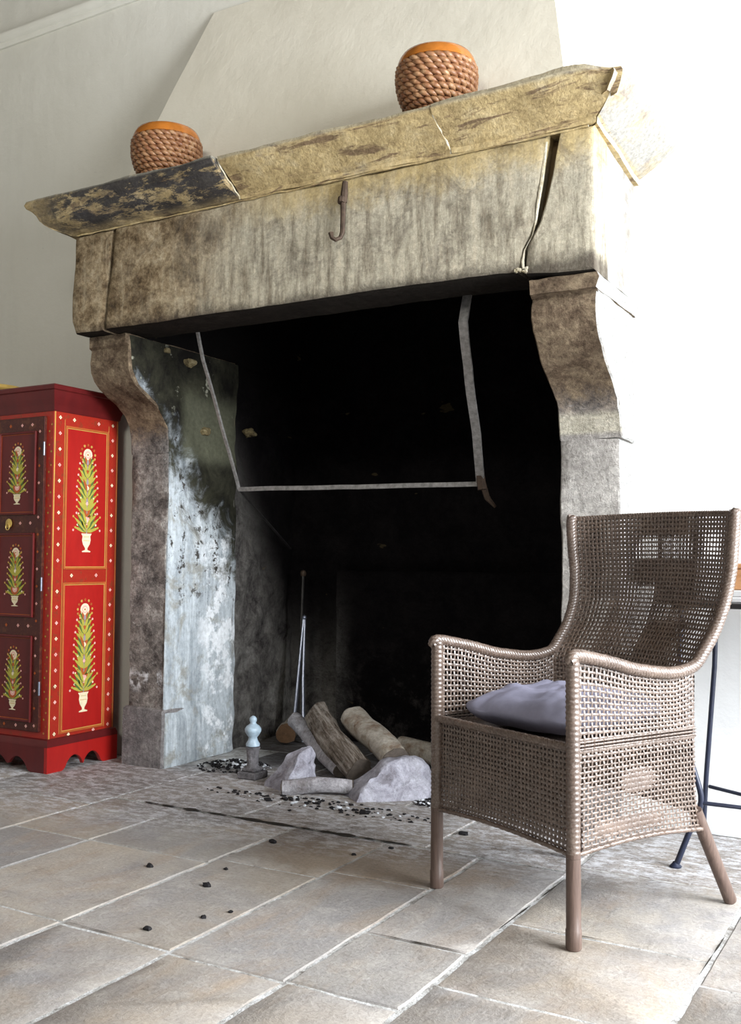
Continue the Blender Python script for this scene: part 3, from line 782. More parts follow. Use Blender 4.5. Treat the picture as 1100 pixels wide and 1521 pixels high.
# logs
def log(name, a, b, r0, r1, mat, label, seed, split=0., stub=None, endm=None):
    a, b = Vector(a), Vector(b); c = (a+b)/2
    T = (b-a).normalized(); u = Vector((0,0,1)); N = (u - T*u.dot(T)).normalized(); B = T.cross(N)
    root = thing(name, label, 'log', c, group=None)
    n = 28; K = 26; rings = []
    for i in range(K+1):
        t = i/K; p = a.lerp(b, t) + (N*.006*sin(t*5+seed) + B*.008*sin(t*4+seed*2)); r = lerp(r0, r1, t); ring = []
        for k in range(n):
            an = 2*pi*k/n; rr = r*(1 + .06*sin(3*an+seed) + .05*noise.noise(Vector((cos(an)*2.2, sin(an)*2.2, t*2+seed))))
            rr += r*.09*noise.noise(Vector((cos(an)*8, sin(an)*8, t*5+seed)))*(1+split)
            if split: rr = min(rr, r*(.74+.1*sin(t*3))/max(.05, abs(cos(an-1.0)))) 
            ring.append(p + N*cos(an)*rr + B*sin(an)*rr)
        rings.append(ring)
    m = MB(); m.loft(rings, caps=False)
    if stub:
        t, an, ln, rs = stub; p = a.lerp(b, t); d = (N*cos(an)+B*sin(an)); q = p + d*lerp(r0, r1, t)*.8
        m.tube([q, q + d*ln*.6 + T*.01, q + d*ln + T*.015], [rs*1.2, rs, rs*.8], 10)
    m.build('bark', mat, root, 60)
    for ring, s in ((rings[0], 1), (rings[-1], -1)):
        m = MB(); cc = sum((Vector(p) for p in ring), Vector())/n; rs = []
        for f in (1., .99, .6, .3, .02):
            rs.append([cc + (Vector(p)-cc)*f - T*s*(.004 if f < 1 else 0) + T*.004*noise.noise(Vector(p)*40*f) for p in ring])
        m.loft(rs, caps=False)
        m.build('cut_end', M[endm or 'endgrey'], root, 60, recalc=True)
    return root
log('log', (-2.04,3.85,.080), (-1.50,3.70,.055), .043, .046, M['palelog'], 'pale log lying flat behind the right stone block', 1.)
log('log', (-2.735,3.98,.052), (-2.86,4.20,.050), .046, .044, M['palelog'], 'short log stub with brown sawn end at the back left of the pile', 1.7, endm='endwood')
log('log', (-2.535,3.745,.165), (-2.115,3.47,.040), .034, .030, M['greylog'], 'thin grey log leaning at the left of the pile', 2., stub=(.62, -.6, .035, .012))
log('log', (-2.405,3.73,.205), (-2.01,3.42,.052), .056, .054, M['bark'], 'thick dark split log leaning in the middle of the pile', 3., split=1.)
log('log', (-2.185,3.69,.218), (-1.855,3.43,.110), .054, .054, M['palelog'], 'thick pale log resting on the right stone block', 4.)
log('log', (-2.18,3.150,.031), (-1.955,3.285,.036), .030, .026, M['greylog'], 'short grey log lying flat in front of the pile', 5.)

# ash covered stone blocks that hold the logs
def block(label, base, top, h, seed, loc, mids=None):
    m = MB(); K = 22; rings = []; n = 48
    B_ = resample(base, .018); n = len(B_)
    cb = Vector((sum(p[0] for p in base)/len(base), sum(p[1] for p in base)/len(base)))
    for i in range(K+1):
        t = i/K; z = h*t; cx = lerp(0, top[0], t**1.2); cy = lerp(0, top[1], t)
        s = interp(mids or [(0,1),(.12,.98),(.2,.86),(.55,.66),(.8,.5),(.93,.34),(1,.16)], t)
        ring = []
        for p in B_:
            d = Vector(p) - cb
            ring.append(wob((cb.x + d.x*s + cx, cb.y + d.y*s + cy, z + .0), .012*min(1, .25+t*2), 14, seed))
        rings.append(ring)
    m.loft(rings); o = m.build('stone_block', M['block'], None, 50, recalc=True)
    recentre(o, loc); tag(o, label, 'stone block'); return o
block('ash dusted grey stone block under the left end of the log pile', [(-2.325,3.235),(-2.195,3.185),(-2.155,3.26),(-2.17,3.36),(-2.27,3.37)], (.045,.03), .150, 3.3, (-2.2,3.28,0),
      [(0,1),(.15,1.0),(.3,.84),(.5,.72),(.58,.62),(.75,.58),(.9,.42),(1,.2)])
block('ash dusted grey stone block under the right end of the log pile', [(-2.01,3.30),(-1.88,3.19),(-1.675,3.36),(-1.70,3.49),(-1.86,3.47)], (.03,.05), .138, 5.1, (-1.83,3.35,0),
      [(0,1),(.22,.96),(.38,.84),(.6,.66),(.85,.50),(.95,.38),(1,.2)])

# finial post
F = thing('fire_dog_finial', 'small pedestal with pale blue glazed finial at the left of the hearth', 'finial', (-2.455,3.335,0))
m = MB(); m.box(-2.50,-2.41,3.29,3.38,0,.028, bev=.004); m.box(-2.488,-2.422,3.302,3.368,.028,.042, bev=.004); m.build('base', M['finialbase'], F, 30)
m = MB(); m.lathe([(.030,.040),(.026,.048),(.023,.055),(.024,.085),(.026,.112),(.030,.118),(.030,.124),(.012,.126)], (-2.455,3.335,0), 20); m.build('shaft', M['finialbase'], F, 40)
m = MB(); m.lathe([(.012,.124),(.028,.128),(.029,.136),(.020,.150),(.017,.162),(.026,.174),(.033,.186),(.034,.196),(.026,.208),(.014,.216),(.011,.221),(.015,.229),(.015,.238),(.008,.246),(.001,.249)], (-2.455,3.335,0), 24); m.build('finial', M['finial'], F, 60)

# ------------------------------------------------------------------ small debris on the floor
coals = [(-2.169,3.044,.012),(-1.776,3.064,.013),(-1.997,2.224,.010),(-1.839,2.608,.010),(-1.747,2.173,.010),(-1.795,2.316,.006),(-1.666,1.852,.009),
         (-1.601,1.98,.007),(-1.568,2.044,.006),(-1.557,2.626,.006),(-1.492,2.739,.007),(-1.367,2.999,.011),(-1.332,3.278,.010),(-2.018,2.962,.006),(-1.582,3.044,.006)]
def crumb(m, x, y, r, z=0.0, seed=0, mat=0):
    c = Vector((x, y, z + r*.45))
    def fn(p):
        d = p - c; d.z *= .6; d.x *= 1.3
        return c + d*(1 + .7*noise.noise(d*(1.3/r) + Vector((seed, seed, 0))))
    m.lathe([(sin(pi*i/6)*r, -cos(pi*i/6)*r) for i in range(7)], c, 8, mat, fn)
for i, (x, y, r) in enumerate(coals):
    m = MB(); crumb(m, x, y, r, 0, i*3.1)
    o = recentre(m.build('charcoal_crumb', M['coal'], None, 20), (x, y, 0))
    tag(o, 'small black charcoal crumb lying loose on the stone floor', 'charcoal', 'charcoal crumbs scattered on the floor')
def pile(label, cx, cy, sx, sy, n, hh, whites, seed):
    random.seed(seed); m = MB()
    for i in range(n):
        a = random.random()*2*pi; q = sqrt(random.random()); x = cx + sx*q*cos(a); y = cy + sy*q*sin(a)
        r = random.uniform(.0025, .0095) * (1.1 - q*.5)
        crumb(m, x, y, r, hh*(1-q)*random.random(), i*1.7, 1 if random.random() < whites else 0)
    o = recentre(m.build('ash_rubble', [M['coal'], M['limechip']], None, 20), (cx, cy, 0)); tag(o, label, 'rubble'); o['kind'] = 'stuff'
pile('heap of charcoal and lime chips beside the glazed finial', -2.64, 3.46, .17, .14, 260, .035, .22, 5)
pile('loose charcoal and white chips beside the right stone block', -1.60, 3.36, .13, .11, 170, .012, .3, 6)
pile('thin scatter of dark crumbs in front of the logs', -2.0, 3.09, .50, .08, 150, .002, .15, 7)
random.seed(3)

# ------------------------------------------------------------------ woven pots on the mantel
def pot(label, c, R=.134, H=.222, seed=0):
    root = thing('basket_pot', label, 'basket', c, rz=seed, group='rope covered pots on the mantel', world=False)
    prof = [(.50,0),(.56,.01),(.66,.07),(.80,.2),(.92,.36),(.985,.52),(1.,.66),(.985,.78),(.94,.88),(.92,.9)]
    def rad(t): return R*interp([(b, a) for a, b in prof], t)
    m = MB(); m.lathe([(0,0)] + [(rad(i/20*.9)-.012, H*i/20*.9) for i in range(21)], n=32); m.build('body', M['glaze_in'], root, 50)
    # fat twisted strands spiralling up: oval lozenges in rows
    m = MB(); rows = 9
    for r in range(rows):
        n = 28; t0 = .02 + .79*(r+.5)/rows
        for k in range(n):
            pts = []; rs = []
            a0 = 2*pi*(k + (r % 2)*.5)/n
            for j in range(6):
                q = j/5; a = a0 + (q-.5)*2*pi/n*1.55; t = t0 + (q-.5)*-.07
                rr = rad(t) - .006 + .006*sin(pi*q)
                pts.append((rr*cos(a), rr*sin(a), H*t)); rs.append(.0035 + .0062*sin(pi*q)**.8)
            m.tube(pts, rs, 6)
    m.build('woven_rope', M['rope'], root, 60)
    m = MB(); m.lathe([(R*.93,H*.80),(R*.995,H*.815),(R*.99,H*.86),(R*.95,H*.925),(R*.89,H*.98),(R*.82,H),(R*.78,H*.985),(R*.77,H*.95),(R*.80,H*.8)], n=48)
    m.build('rim', M['glaze'], root, 60)
    return root
pot('rope woven pot with amber rim standing above the dark painted mantel stone', (-2.655, 2.99, 2.351))
pot('rope woven pot with amber rim standing above the second mantel joint', (-1.466, 2.99, 2.359), R=.134, H=.222, seed=1.2)

# ------------------------------------------------------------------ painted cabinet
CB = thing('painted_cabinet', 'red painted cabinet with floral panels standing left of the fireplace', 'cabinet', (-3.55, 3.15, 0))
cx1, cx0 = -3.222, -3.885; cy0, cy1 = 2.962, 3.338; zb, zt = .135, 1.505
m = MB(); m.box(cx0, cx1, cy0, cy1, zb-.03, zt+.02, 0, bev=.002)
m.build('carcass', M['border'], CB, 30)
# crown: stepped flare
def ringrect(o, z): return [(cx0-o, cy0-o, z), (cx1+o, cy0-o, z), (cx1+o, cy1+o*.9, z), (cx0-o, cy1+o*.9, z)]
def rectloft(name, prof, mat, parent=CB):
    m = MB(); rings = [ringrect(o, z) for o, z in prof]; n = 4; vs = [p for r in rings for p in r]
    m.add(vs, [(i*n+k, i*n+(k+1)%n, (i+1)*n+(k+1)%n, (i+1)*n+k) for i in range(len(rings)-1) for k in range(n)] + [(3,2,1,0), tuple(n*(len(rings)-1)+k for k in range(4))], 0, False)
    return m.build(name, mat, parent, 25)
rectloft('crown_moulding', [(.002,1.498),(.006,1.505),(.008,1.52),(.012,1.53),(.02,1.545),(.027,1.565),(.029,1.582),(.036,1.586),(.038,1.600),(.034,1.606)], M['shaded_red'])
rectloft('base_moulding', [(.002,.138),(.008,.134),(.010,.125),(.013,.118),(.014,.106)], M['pinkred'] if 'pinkred' in M else M['shaded_red'])
# scalloped plinth boards
def apron(name, along, fixed, a0, a1, out, mat):
    m = MB(); N = 60; L = a1-a0; top = .108
    def low(s):
        w = s*L
        if w < .10: return 0.0 if w < .085 else lerp(0, .012, (w-.085)/.015)
        if L-w < .10: return 0.0 if L-w < .085 else lerp(0, .012, (L-w-.085)/.015)
        q = (w-.10)/(L-.20); n = max(1, round((L-.2)/.13)); u = (q*n) % 1.0
        return .012 + .045*abs(sin(pi*u))**.7
    fr = []; 
    for i in range(N+1):
        s = i/N; a = lerp(a0, a1, s); z = low(s)
        for d in (0, -.018):
            for zz in (z, top):
                p = (a, fixed + out*(0 if d == 0 else -.018), zz) if along == 'x' else (fixed + out*(0 if d == 0 else -.018), a, zz)
                fr.append(p)
    fs = []
    for i in range(N):
        b = i*4; c = b+4
        fs += [(b, c, c+1, b+1), (b+2, b+3, c+3, c+2), (b, b+2, c+2, c), (b+1, c+1, c+3, b+3)]
    fs += [(0,1,3,2), (N*4, N*4+2, N*4+3, N*4+1)]
    m.add(fr, fs, 0, False); return m.build(name, mat, CB, 20, recalc=True)
apron('plinth_board', 'y', cx1+.013, cy0-.013, cy1+.012, 1, M['red'])
apron('plinth_board', 'x', cy0-.013, cx0-.013, cx1-.0045, -1, M['shaded_red'])
for xx in (cx0-.004, cx1-.037):
    for yy in (cy0+.006, cy1-.045):
        m = MB(); m.box(xx, xx+.04, yy, yy+.045, .0, .104); m.build('foot', M['shaded_red'], CB, 0)
# ornament in a local (s, z) plane
class Orn:
    def __init__(s, m, fn, base): s.m = m; s.fn = fn; s.k = 0; s.base = base
    def P(s, pts, mat):
        s.k += 1; d = .0006 + .00003*(s.k % 25); s.m.poly([s.fn(a, z, d) for a, z in pts], mat)
    def disc(s, a, z, r, mat, n=12, ry=None):
        s.P([(a + r*cos(2*pi*i/n), z + (ry or r)*sin(2*pi*i/n)) for i in range(n)], mat)
    def leaf(s, a, z, ang, L, w, mat):
        c, d = cos(ang), sin(ang)
        s.P([(a + c*L*t - d*w*h, z + d*L*t + c*w*h) for t, h in ((0,0),(.3,-.5),(.7,-.4),(1,0),(.7,.4),(.3,.5))], mat)
    def line(s, a0, z0, a1, z1, w, mat):
        if abs(a1-a0) > abs(z1-z0): s.P([(a0, z0-w/2),(a1, z1-w/2),(a1, z1+w/2),(a0, z0+w/2)], mat)
        else: s.P([(a0-w/2, z0),(a0+w/2, z0),(a1+w/2, z1),(a1-w/2, z1)], mat)
# material slots for ornament: 0 base,1 gold,2 orange,3 pink,4 cream,5 olive,6 green,7 lilac
OM = lambda base: [base, M['gold'], M['orange'], M['pink'], M['cream'], M['olive'], M['green'], M['grey_p']]
def bouquet(o, ca, z0, w, h, rich=True):
    """flowering tree in a footed vase, centred at ca, foot at z0, width w, height h"""
    vh = h*.17; vw = w*.17
    vp = [(.9,0),(.95,.05),(.25,.12),(.28,.22),(.75,.42),(.95,.65),(.85,.85),(1.1,.97),(1.15,1.)]
    o.P([(ca - a*vw, z0 + b*vh) for a, b in reversed(vp)] + [(ca + a*vw, z0 + b*vh) for a, b in vp][::1], 4)
    o.line(ca-vw*.7, z0+vh*.62, ca+vw*.7, z0+vh*.62, .0022, 1); o.line(ca-vw*.6, z0+vh*.82, ca+vw*.6, z0+vh*.82, .0018, 5)
    zb_ = z0 + vh; H_ = h - vh
    rows = 11 if rich else 7
    o.line(ca, zb_, ca, zb_+H_*.8, w*.035, 7)
    for r in range(rows):
        t = r/(rows-1); z = zb_ + H_*(.03 + .72*t)
        ww = w*.5*(1.0 if r == 0 else interp([(0,.86),(.12,.76),(.5,.78),(.8,.64),(1,.52)], t))
        for sg in (-1, 1):
            for j, f in enumerate((1., .72, .45)):
                an = radians(38 + j*14); L = ww*f/cos(an)*.98
                o.leaf(ca, z - (.0 if j else .0), an if sg > 0 else pi-an, L, w*.088, (5, 6, 5)[j] if (r+j) % 4 else (2 if j == 2 else 5))
            o.disc(ca + sg*ww, z + ww*.78, w*.036, 3 if r % 2 else 1, 6)
            o.disc(ca + sg*ww*.62, z + ww*.95, w*.025, 4 if r % 3 == 0 else 2, 6)
        if r % 3 == 1: o.leaf(ca, z, radians(90), H_*.07, w*.09, 7)
    for sg in (-1, 1):
        for q in range(3): o.leaf(ca, zb_ + H_*.01, (pi - radians(18+q*16)) if sg > 0 else radians(18+q*16), w*(.5-.05*q), w*.09, (5,6,5)[q]); o.disc(ca + sg*w*(.5-.08*q), zb_ + H_*(.035+.03*q), w*.035, (3,1,4)[q], 6)
    o.disc(ca, zb_+H_*.14, w*.20, 2, 12); o.disc(ca, zb_+H_*.14, w*.12, 3, 8); o.disc(ca, zb_+H_*.14, w*.035, 4, 6)
    o.disc(ca, zb_+H_*.50, w*.065, 4, 8); o.disc(ca, zb_+H_*.33, w*.05, 3, 8); o.disc(ca, zb_+H_*.68, w*.06, 2, 8)
    zf = zb_ + H_*.87
    for i in range(9):
        a = pi*(-.15 + 1.3*i/8); o.disc(ca + cos(a)*w*.27, zf + sin(a)*w*.27, w*.04, 1 if i % 2 else 2, 6)
    o.disc(ca, zf, w*.17, 4, 14); o.disc(ca, zf, w*.11, 3, 10); o.disc(ca, zf, w*.07, 4, 8); o.disc(ca, zf, w*.03, 2, 6)
def blossom(o, a, z, r=.0085, mat=3):
    for k in range(4):
        an = pi/2*k; o.leaf(a, z, an, r, r*.9, mat)
    o.disc(a, z, r*.25, 2, 6)
# right side face
m = MB(); f = lambda a, z, d: (cx1 + d, a, z)
o = Orn(m, f, 0)
m.add([(cx1+.0004, cy0+.002, zb), (cx1+.0004, cy1-.002, zb), (cx1+.0004, cy1-.002, zt), (cx1+.0004, cy0+.002, zt)], [(0,1,2,3)], 0, False)
y0, y1 = 3.034, 3.266
for k in range(10): 
    for (zz, off) in ((zt-.03 - k*.0668, 0),): blossom(o, cy0+.034, zz, .0088, 3 if k % 2 else 4); blossom(o, cy1-.036, zz, .0085, 3 if k % 2 else 4)
for k in range(10): zz = .155 + .0655*k; blossom(o, cy0+.034, zz, .0088, 4 if k % 3 == 0 else 3); blossom(o, cy1-.036, zz, .0085, 3)
for zz in (zt-.032, .81, .118+.025): 
    for q in range(2): blossom(o, lerp(y0+.04, y1-.05, q), zz, .009, 3 if q else 4)
for (a, b) in ((y0-.012, y0-.012), (y1+.012, y1+.012)): o.line(a, .15, b, 1.47, .002, 1)
o.line(cy0+.006, zb, cy0+.006, zt, .006, 1); o.line(cy1-.008, zb, cy1-.008, zt, .003, 1)
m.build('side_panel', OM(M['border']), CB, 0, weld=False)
for (z0, z1) in ((.845, 1.435), (.160, .772)):
    m = MB(); e = .009
    # recessed look: raised beaded frame around a flat field
    f = lambda a, z, d: (cx1 + .0012 + d, a, z)
    o = Orn(m, f, 0)
    m.add([f(y0,z0,0), f(y1,z0,0), f(y1,z1,0), f(y0,z1,0)], [(0,1,2,3)], 0, False)
    for (a0, a1, b0, b1) in ((y0-e, y0, z0-e, z1+e), (y1, y1+e, z0-e, z1+e), (y0, y1, z0-e, z0), (y0, y1, z1, z1+e)):
        m.box(cx1, cx1+.005, a0, a1, b0, b1, 2, bev=.0015)
    for (a0, a1, b0, b1) in ((y0, y0+.003, z0, z1), (y1-.003, y1, z0, z1), (y0, y1, z0, z0+.003), (y0, y1, z1-.003, z1)):
        o.P([(a0,b0),(a1,b0),(a1,b1),(a0,b1)], 1)
    h = (z1-z0)*.80; bouquet(o, (y0+y1)/2 + .004, z0 + (z1-z0)*.11, .155, h)
    m.build('flower_panel', OM(M['red']), CB, 0, weld=False)
# doors on the front
def door(x0, x1, hinge_right):
    m = MB(); yf = cy0 - .014
    m.box(x0, x1, yf, cy0, .165, 1.478, 0, bev=.002)
    f = lambda a, z, d: (a, yf - d, z)
    o = Orn(m, f, 0)
    px0, px1 = x0 + .028, x1 - .052 if hinge_right else x1 - .028
    if not hinge_right: px0 = x0 + .052
    for zz in [.19 + .072*k for k in range(18)]:
        blossom(o, x1-.026 if hinge_right else x0+.026, zz, .007, 3 if int(zz*100) % 2 else 2)
    for zz in (1.445, 1.03, .60, .185):
        for q in (.25, .6, .9): blossom(o, lerp(px0, px1, q), zz, .008, 2 if q < .5 else 3)
    d = m.build('door', OM(M['shaded_border']), CB, 0, weld=False)
    for (z0, z1) in ((1.075, 1.408), (.645, .978), (.212, .550)):
        m = MB(); f = lambda a, z, dd: (a, yf - .003 - dd, z); o = Orn(m, f, 0)
        m.add([f(px0,z0,0), f(px1,z0,0), f(px1,z1,0), f(px0,z1,0)], [(3,2,1,0)], 0, False)
        for (a0, a1, b0, b1) in ((px0-.010, px0, z0-.01, z1+.01), (px1, px1+.010, z0-.01, z1+.01), (px0, px1, z0-.01, z0), (px0, px1, z1, z1+.01)):
            m.box(a0, a1, yf-.010, yf, b0, b1, 0, bev=.003)
        for (a0, a1, b0, b1) in ((px0, px0+.0025, z0, z1), (px1-.0025, px1, z0, z1), (px0, px1, z0, z0+.0025), (px0, px1, z1-.0025, z1)):
            o.P([(a0,b0),(a1,b0),(a1,b1),(a0,b1)], 2)
        bouquet(o, (px0+px1)/2, z0 + .035, .125, (z1-z0)*.76, False)
        m.build('door_panel', OM(M['shaded_red']), d, 0, weld=False)
    hx = x1+.004 if hinge_right else x0-.004
    for zz in (1.34, .775, .345):
        m = MB(); m.tube([(hx, yf-.004, zz-.028), (hx, yf-.004, zz+.028)], .0045, 10); m.build('hinge', M['steel'], d)
    hd = x0+.085 if hinge_right else x1-.085
    m = MB(); m.lathe([(0,0),(.018,.002),(.02,.005),(.012,.008),(0,.009)], (0,0,0), 20, fn=lambda p: Vector((hd+p.x, yf-.001-p.z, 1.03+p.y)))
    m.tube([(hd+.011*cos(a), yf-.012, 1.015+.013*sin(a)) for a in [2*pi*i/16 for i in range(17)]], .0022, 6)
    m.build('ring_pull', M['brass'], d)
    return d
door(-3.545, -3.262, True); door(-3.85, -3.556, False)
m = MB(); m.box(-3.5535, -3.5475, cy0-.018, cy0-.003, .17, 1.475, bev=.002); m.build('door_edge_strip', M['gold'], CB, 0)
# thin gold line down the front right corner, scroll border on the corner stile
m = MB(); f = lambda a, z, d: (a, cy0 - d, z); o = Orn(m, f, 0)
for k in range(46): blossom(o, cx1-.018 + .006*((k % 2)*2-1), .16 + .0285*k, .005, (1,2,5)[k % 3])
m.build('corner_stile', OM(M['shaded_red']), CB, 0, weld=False)
# brass dish on top
m = MB(); dc = (-3.72, 3.06, 1.6065)
m.lathe([(0,0),(.05,.0),(.055,.004),(.10,.012),(.125,.022),(.132,.030),(.125,.028),(.132,.042),(.128,.044),(.095,.017),(.05,.009),(0,.008)], dc, 40)
DS = recentre(m.build('brass_dish', M['brass'], None, 60), dc); tag(DS, 'shallow brass dish lying on top of the red cabinet', 'dish')

# ------------------------------------------------------------------ wicker armchair (own local space)
CH = thing('wicker_armchair', 'brown woven cane armchair with high back standing on the flagstones', 'armchair', (-.9825, 2.3695, 0), radians(-27.0146), world=False)
def weave(m, S, La, Lb, pitch, dense=None, w=.0040, t=.0016, ph=0.0, margin=0.0):
    """plain weave on the surface S(a,b) -> point ; ribbons in both directions"""
    na = max(3, round(La/pitch)); nb = max(3, round(Lb/pitch))
    def nrm(a, b):
        e = .004; p = S(a, b); u = S(min(1,a+e), b) - S(max(0,a-e), b); v = S(a, min(1,b+e)) - S(a, max(0,b-e))
        return p, u.normalized(), v.normalized(), u.cross(v).normalized()
    for fam in (0, 1):
        n1, n2 = (na, nb) if fam == 0 else (nb, na)
        for i in range(n1):
            s = (i+.5)/n1; vs = []; K = n2*2
            jit = noise.noise(Vector((i*1.7, fam*5+ph, 1)))*.0012
            for j in range(K+1):
                q = j/K
                a, b = (s, q) if fam == 0 else (q, s)
                p, u, v, nn = nrm(a, b)
                side = u if fam == 0 else v; fwd = v if fam == 0 else u
                k = (j-1)/2
                am = cos(pi*(q*n2 - .5) + pi*(i + fam))
                dd = dense(a, b) if dense else 0.0
                hw = w*(1 + dd*1.2) + jit
                c = p + nn*am*t*.75 + side*jit*.8
                vs += [c - side*hw, c + nn*t, c + side*hw, c - nn*t]
            fs = [(j*4+r, j*4+(r+1)%4, j*4+4+(r+1)%4, j*4+4+r) for j in range(K) for r in range(4)]
            m.add(vs, fs, 0)
def rope(pts, r, turns_per_m, name, strands=3, n=6, rs=.62):
    P = catmull(pts, 10); m = MB()
    # even parametrisation
    L = [0]
    for a, b in zip(P, P[1:]): L.append(L[-1] + (b-a).length)
    tot = L[-1]; K = int(tot/.0045); Q = []; j = 0
    for i in range(K+1):
        d = tot*i/K
        while j < len(P)-2 and L[j+1] < d: j += 1
        tt = (d-L[j])/max(1e-6, L[j+1]-L[j]); Q.append(P[j].lerp(P[j+1], min(1, tt)))
    T0 = (Q[1]-Q[0]).normalized(); N = T0.orthogonal().normalized(); lines = [[] for _ in range(strands)]
    for i, q in enumerate(Q):
        T = (Q[min(i+1,K)]-Q[max(i-1,0)]).normalized(); N = (N - T*N.dot(T)).normalized(); B = T.cross(N)
        for s in range(strands):
            a = 2*pi*(s/strands + turns_per_m*tot*i/K)
            lines[s].append(q + (N*cos(a)+B*sin(a))*r*(1-rs))
    for l in lines: m.tube(l, r*rs, n)
    return m.build(name, M['wicker'], CH, 60)
HW = .258
def arm_z(y): return interp([(0,.660),(.08,.648),(.2,.618),(.3,.603),(.37,.600),(.42,.612),(.45,.640)], y)
def edge_y(z): return interp([(.20,.452),(.30,.432),(.44,.425),(.60,.425),(.64,.452),(.70,.500),(.767,.532),(.85,.548),(1.02,.552)], z)
def edge_x(z): return interp([(.2,.245),(.46,.252),(.6,.256),(.8,.268),(1.02,.272)], z)
def skew(x, z): return .026*x/.27*sm(.7,1.02,z)
def bot_z(y): return .208 + .012*sin(pi*min(1, y/.45))
SEAT = .452
def S_side(sg, zone):
    def S(a, b):
        y = lerp(.012, .445, a)
        zt_ = arm_z(min(y, .43)) - .008
        z = lerp(bot_z(y), SEAT-.006, b) if zone == 0 else lerp(SEAT+.008, zt_, b)
        y = lerp(.012, edge_y(z)+.004, a)
        return Vector((sg*(HW-.006 + (.004*sin(pi*a)) - .006*sm(.45,.2,z)), y, z))
    return S
def side_dense(zone):
    def d(a, b):
        if zone: return .12 + (.3 if a > .92 else 0)
        v = .0
        v = max(v, .95*sm(.09, .04, abs(b-.16))*sm(.12, .2, a)*sm(.75, .6, a))
        v = max(v, .9*sm(.17, .07, sqrt(((a-.5)/1.1)**2+(b-.6)**2)))
        v = max(v, .8*sm(.9, .99, b)*.6)
        return v + .05
    return d
for sg in (1, -1):
    for zone in (0, 1):
        m = MB(); weave(m, S_side(sg, zone), (.44), .25 if zone == 0 else .165, .0130, side_dense(zone), w=.0026, t=.0015)
        m.build('side_weave', M['wicker'], CH, 70, weld=False)
# front skirt, two layers like the photo's moire shows
def S_front(off, sgn=1):
    def S(a, b):
        x = lerp(-HW+.004, HW-.004, a)
        z = lerp(.212 + .012*sin(pi*a), SEAT-.004, b)
        return Vector((x, .004 + off - .006*sin(pi*a), z))
    return S
def fd(a, b):
    e = .0
    e = max(e, .8*sm(.30,.12, sqrt(((a-.42)/1.0)**2 + ((b-.42)/1.0)**2)))
    e = max(e, .8*sm(.09,.03, abs(a-.83+(b-.3)*.35))*sm(.62,.45,b))
    return e
m = MB(); weave(m, S_front(0), .51, .24, .0128, lambda a, b: .12 + .2*fd(a, b), w=.0027, t=.0015); m.build('front_weave', M['wicker'], CH, 70, weld=False)
m = MB(); weave(m, S_front(.03), .51, .24, .0131, lambda a, b: .75*max(fd(a, b), sm(.42,.2,abs(a-.42)))+.05, w=.0024, t=.0013, ph=3); m.build('inner_front_weave', M['wicker'], CH, 70, weld=False)
# back
def S_back(off, z0=.462):
    def S(a, b):
        z = lerp(z0, 1.012, b); x = lerp(-1, 1, a); ex = edge_x(z)
        y = edge_y(z) + .042*(1-abs(x)**2.4) + off*(1-x*x*.85) + skew(x*ex, z) 
        y += .012*sm(.66,.5,z)*(1-x*x)
        return Vector((x*ex*.992, y, z + .006*(1-x*x)*b))
    return S
def bd(a, b):
    # closely woven figure around open windows
    o1 = sm(.02, .0, max(abs(a-.50-.16*(b-.8))-.17+.55*max(0, b-.83), abs(b-.83)-.05))
    o2 = sm(.03, .0, max(abs(a-.83)-.05, abs(b-.84)-.045))
    o3 = sm(.04, .0, max(abs(a-.38)-.085, abs(b-.46)-.16))
    o4 = sm(.03, .0, max(abs(a-.62)-.26, abs(b-.505)-.03))
    o5 = sm(.03, .0, max(abs(a-.78)-.09, abs(b-.35)-.07))*.7
    o6 = sm(.04, .0, max(abs(a-.13)-.04, abs(b-.35)-.2))*.7
    return .72*(1 - max(o1, o2, o3, o4, o5, o6))
m = MB(); weave(m, S_back(0), .545, .55, .0122, lambda a, b: .12 + .25*bd(a, b), w=.0024, t=.0014); m.build('back_weave', M['wicker'], CH, 70, weld=False)
m = MB(); weave(m, S_back(.022), .545, .55, .0122, lambda a, b: bd(a, b)*1.0, w=.0023, t=.0013, ph=2); m.build('outer_back_weave', M['wicker'], CH, 70, weld=False)
def S_lowback(a, b): 
    z = lerp(.235, .462, b); x = lerp(-1, 1, a); return Vector((x*edge_x(z)*.99, edge_y(z) + .052*(1-abs(x)**2.4), z))
m = MB(); weave(m, S_lowback, .53, .23, .0135, lambda a, b: .75, w=.0038, t=.0014); m.build('lower_back_weave', M['wicker'], CH, 70, weld=False)
# seat deck
m = MB(); weave(m, lambda a, b: Vector((lerp(-.248,.248,a), lerp(.01,.44,b), SEAT-.012-.006*sin(pi*a)*sin(pi*b))), .5, .44, .0118, lambda a, b: .72, w=.0038, t=.0015)
m.build('seat', M['wicker'], CH, 70, weld=False)
# wrapped arm rims that sweep up the back
for sg in (1, -1):
    pts = [(sg*.262, -.010, .650), (sg*.262, .0, .664), (sg*.262, .06, .655)]
    for y in (.13, .2, .28, .345): pts.append((sg*.260, y, arm_z(y)+.005))
    for z in (.617, .645, .70, .767, .85, .93, 1.0): 
        pts.append((sg*(edge_x(z)+.002), edge_y(z) - (.02 if z < .63 else .006) + skew(sg*.27, z), z))
    pts.append((sg*.272, .548 + skew(sg*.27, 1), 1.016))
    rope(pts, .0165, 26, 'arm_rim', 4, 7, .60)
